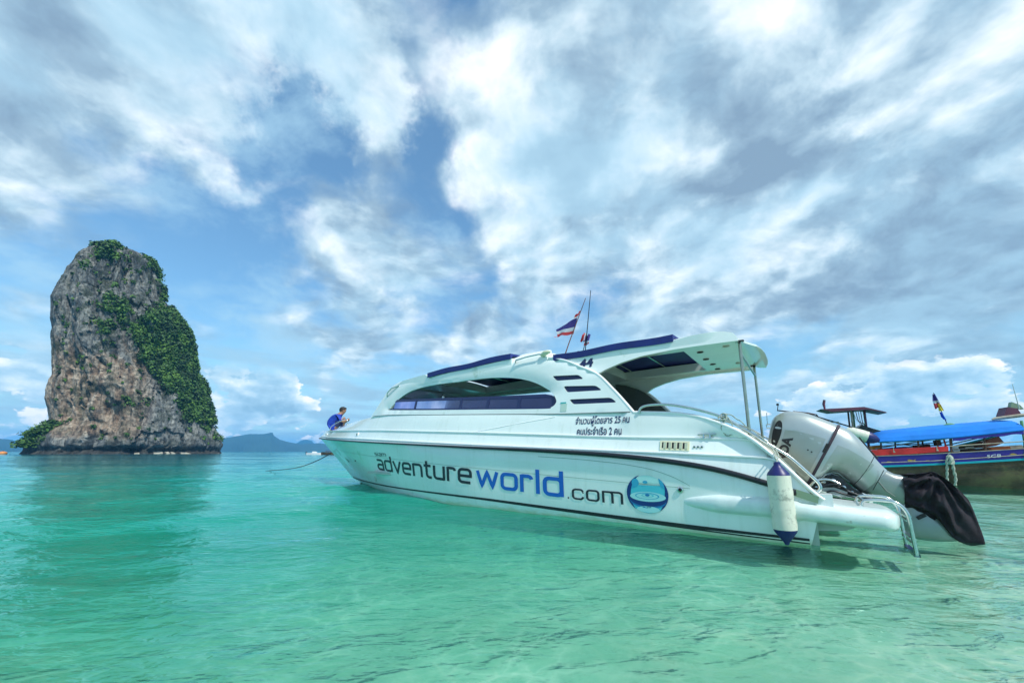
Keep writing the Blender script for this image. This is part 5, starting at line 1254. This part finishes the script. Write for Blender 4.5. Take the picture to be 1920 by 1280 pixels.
sheet([(.45, 1.08), (.62, 1.10), (.74, 1.14), (.80, 1.20), (.66, 1.18), (.52, 1.14)], [], .06, lambda a, z: (a, .612, z)).build('painted_leaf', mat('olive_paint', (.22, .22, .02), .7), LT, smooth=None)
for (c, d, m) in [((.75, .5, .98), (.5, .3, .10), lbrown), ((1.15, .5, 1.02), (.4, .3, .12), mat('orange_board', (.35, .09, .03), .7)), ((.25, .2, 1.03), (.12, .1, .14), fwh), ((.55, .25, 1.07), (.16, .05, .05), lpole), ((-.9, .6, 1.0), (.5, .3, .16), lnavy), ((-.3, .6, 1.08), (.3, .3, .16), lbrown), ((-.05, .3, 1.2), (.10, .2, .16), lbrown), ((.04, .1, 1.18), (.025, .04, .36), lred), ((-.12, .1, 1.18), (.02, .04, .3), lbrown), ((-1.35, .5, 1.08), (.2, .3, .12), mat('orange_vest', (.6, .22, .02), .7))]:
    MB().box(c, d, Matrix.Rotation(R(-6), 3, 'Y')).build('cargo_box', m, LT, smooth=None)
# stern awning over the engine
AW = MB(); AW.prism([(-2.58, 2.33), (-2.28, 2.225), (-1.42, 2.26), (-1.38, 2.25), (-.98, 2.13), (-1.02, 2.165), (-1.50, 2.345), (-1.75, 2.34)], lambda a, z: (a, .45, z), lambda a, z: (a, 1.35, z + .01)); AW = AW.build('stern_awning', lpur, LT, smooth=None)
for (u0, u1, y, r, m) in [(-1.75, -1.77, .8, .030, lpole), (-1.43, -1.43, .8, .032, lpur), (-1.75, -1.77, 1.2, .025, lbrown), (-1.36, -1.37, 1.1, .03, lgrn), (-1.68, -1.70, .9, .02, lgrn)]: MB().tube([(u0, y, 2.25), (u1, y, .7)], r, 8).build('awning_post', m, LT)
for k in range(5): MB().tube(smooth_pts([(-1.70 + k * .06, .8, 2.22), (-1.66 + k * .05, .78, 2.0 - .05 * k), (-1.58 + .03 * k, .78, 1.85), (-1.60 + k * .05, .8, 1.7)], 4), .009 + .002 * (k % 2), 6).build('hanging_line', [fwh, lbrown, lpole, M['dark'], lgrn][k], LT)
MB().prism([(-1.78, 1.55), (-1.70, 1.66), (-1.56, 1.80), (-1.42, 1.72), (-1.15, 1.60), (-1.12, 1.55), (-1.28, 1.46), (-1.6, 1.40)], lambda a, z: (a, .65, z), lambda a, z: (a, 1.15, z)).build('engine_block', M['mech'], LT, smooth=None)
MB().tube([(-2.41, .8, 2.30), (-2.43, .8, 2.52), (-2.40, .8, 2.66)], [.02, .04, .035], 8).build('awning_pennant', lpur, LT)
# raised propeller shaft running aft
MB().tube([(-1.5, .7, 1.6), (-2.63, .62, 2.08), (-2.9, .6, 2.20), (-3.75, .55, 2.36)], .022, 8).build('propeller_shaft', M['mech'], LT)
MB().tube([(-2.62, .6, 2.04), (-2.68, .6, 2.16), (-2.9, .6, 2.23), (-3.3, .58, 2.30)], .022, 8).build('shaft_guard', lbrown, LT)
MB().tube([(-3.74, .55, 2.35), (-3.70, .55, 2.58)], .014, 6).box((-3.72, .55, 2.56), (.07, .05, .07)).build('rudder_fin', M['mech'], LT)
MB().lathe([(.02, -.06), (.09, -.03), (.10, .02), (.04, .08)], (-2.47, .6, 1.93), 14).build('engine_cap', M['dark'], LT)
MB().tube([(-2.38, .6, 1.90), (-2.14, .6, 1.90), (-2.12, .6, 1.70)], .018, 8).tube([(-2.38, .6, 1.90), (-2.36, .6, 1.5)], .018, 8).build('stern_frame', lpole, LT)
MB().tube([(-2.4, .6, 1.95), (-2.35, .7, .8)], .03, 8).build('stern_post', lbrown, LT)
# gear on the canopy roof
MB().prism([(1.42, 1.88), (1.40, 1.95), (1.48, 2.17), (1.66, 2.12), (1.72, 1.95)], lambda a, z: (a, .5, z), lambda a, z: (a, .9, z)).build('roof_crate', lpur, LT, smooth=None)
MB().prism([(1.56, 2.15), (1.60, 2.31), (1.74, 2.22), (1.80, 2.10)], lambda a, z: (a, .55, z), lambda a, z: (a, .7, z)).build('roof_crate', mat('pale_green_board', (.25, .34, .24), .7), LT, smooth=None)
MB().tube([(1.16, .5, 1.83), (1.22, .5, 1.86), (1.6, .5, 1.915), (2.6, .5, 2.06)], [.025, .045, .05, .05], 10).build('rolled_mat', lpole, LT)
MB().tube([(1.69, .5, 2.1), (1.68, .5, 2.3), (1.65, .5, 2.80)], [.014, .010, .005], 6).build('roof_rod', M['liner'], LT)
MB().tube([(1.52, .1, 1.76), (1.47, .0, 1.2), (1.42, -.02, .80)], .03, 8).build('bow_post', lgrn, LT)
rows = []      # low drum shape where the flag stands
MB().lathe([(.12, 0), (.14, .03), (.05, .08)], (.42, .8, 1.70), 12).build('flag_base', lgrn, LT)
# its flag
LF = root('flag', LO, LR); tag(LF, 'furled flag with a yellow and blue pennant on a leaning pole above the blue canopy', 'flag')
MB().tube([(.38, .8, 1.72), (.19, .8, 2.70)], .010, 6).build('flag_pole', M['dark'], LF)
for (t, b, m) in [([(.16, 2.66), (.22, 2.66)], [(.14, 2.45), (.26, 2.47)], fbl), ([(.14, 2.45), (.26, 2.47)], [(.15, 2.37), (.28, 2.40)], fwh), ([(.15, 2.37), (.28, 2.40)], [(.17, 2.20), (.24, 2.26)], frd), ([(.24, 2.36), (.29, 2.36)], [(.24, 2.14), (.36, 2.16)], mat('flag_yellow', (.72, .55, .03), .6)), ([(.25, 2.12), (.31, 2.12)], [(.27, 1.96), (.38, 1.84)], mat('flag_bright_blue', (.01, .10, .55), .6))]:
    band('stripe', t, b, m, LF, 8, .79, .03)
# rope bundle over its side
RB = root('rope_bundle', LO, LR); tag(RB, 'pale frayed rope bundle hanging down the side of the longtail boat', 'rope')
MB().tube([(.0, -.06, .86), (.06, -.07, .94)], .010, 6).build('hitch', M['rope'], RB)
for k, (pts, r) in enumerate([([(.02, -.08, .86), (-.04, -.10, .74), (-.06, -.09, .5), (-.075, -.06, .28), (-.09, -.04, .02)], .026), ([(.02, -.08, .86), (.07, -.10, .74), (.06, -.09, .5), (.085, -.06, .25), (.06, -.04, .04)], .028), ([(.0, -.09, .84), (.03, -.12, .70), (.0, -.11, .62)], .045)]):
    twist(pts, r, 2, 20, 'rope_strand', 'rope', RB)
# its fender
F2 = root('boat_fender', LO, LR); tag(F2, 'white fender with a blue end lying at the stern of the longtail boat', 'fender')
rot = Vector((0, 0, 1)).rotation_difference(Vector((.92, 0, -.36))).to_matrix()
MB().lathe([(.03, -.40), (.12, -.36), (.175, -.25), (.18, 0), (.175, .14)], (-1.80, -.2, 1.43), 24, rot).build('fender_body', M['fender'], F2, smooth=60)
MB().lathe([(.176, .14), (.17, .20), (.12, .33), (.05, .42), (.02, .43)], (-1.80, -.2, 1.43), 24, rot).build('end_cap', M['fendb'], F2, smooth=60)
MB().tube([(-1.45, -.2, 1.30), (-1.40, -.05, 1.27)], .012, 6).build('fender_rope', M['rope'], F2)

# ------------------------------------------------------------------ far small things
BU = root('mooring_buoy', (-185.2, 141.3, 0)); tag(BU, 'small orange buoy floating left of the rock island', 'buoy')
MB().lathe([(.3, -.3), (.9, -.2), (1.15, .25), (.95, .75), (.35, 1.0)], (0, 0, 0), 16).build('float', mat('orange_buoy', (.75, .30, .08), .5), BU, smooth=80)
MB().lathe([(.12, 1.0), (.10, 1.2)], (0, 0, 0), 8).build('top_ring', M['dark'], BU)
SP = root('distant_speedboat', (-59.8, 117.8, 0), R(20)); tag(SP, 'tiny far white speedboat low on the sea left of the bow', 'boat')
sp = []
rows = [[(u, -w, .55), (u, -w * .8, .0), (u, 0, -.1), (u, w * .8, .0), (u, w, .55)] for u, w in [(-2.2, .8), (-1, .9), (.5, .8), (1.6, .5), (2.4, .05)]]
MB().grid(rows).build('hull', M['white'], SP); MB().prism([(-.8, .5), (-.6, .95), (.3, .95), (.8, .5)], lambda a, z: (a, -.5, z), lambda a, z: (a, .5, z)).build('windscreen', M['white'], SP)
MB().box((-2.3, 0, .5), (.3, .3, .7)).build('engine', M['dark'], SP)
D2 = root('distant_boat', (-55.2, 117.8, 0), R(5)); tag(D2, 'tiny far dark boat beside the speedboat bow', 'boat')
rows = [[(u, -w, .8), (u, -w * .7, .0), (u, 0, -.1), (u, w * .7, .0), (u, w, .8)] for u, w in [(-2.4, .6), (-1, .8), (.5, .8), (1.6, .5), (2.6, .05)]]
MB().grid(rows).build('hull', wood, D2); MB().box((0, 0, 1.1), (2.4, 1.2, .12)).build('canopy', lbrown, D2)
for u in (-1, 1): MB().tube([(u, 0, .3), (u, 0, 1.1)], .06, 6).build('post', lbrown, D2)
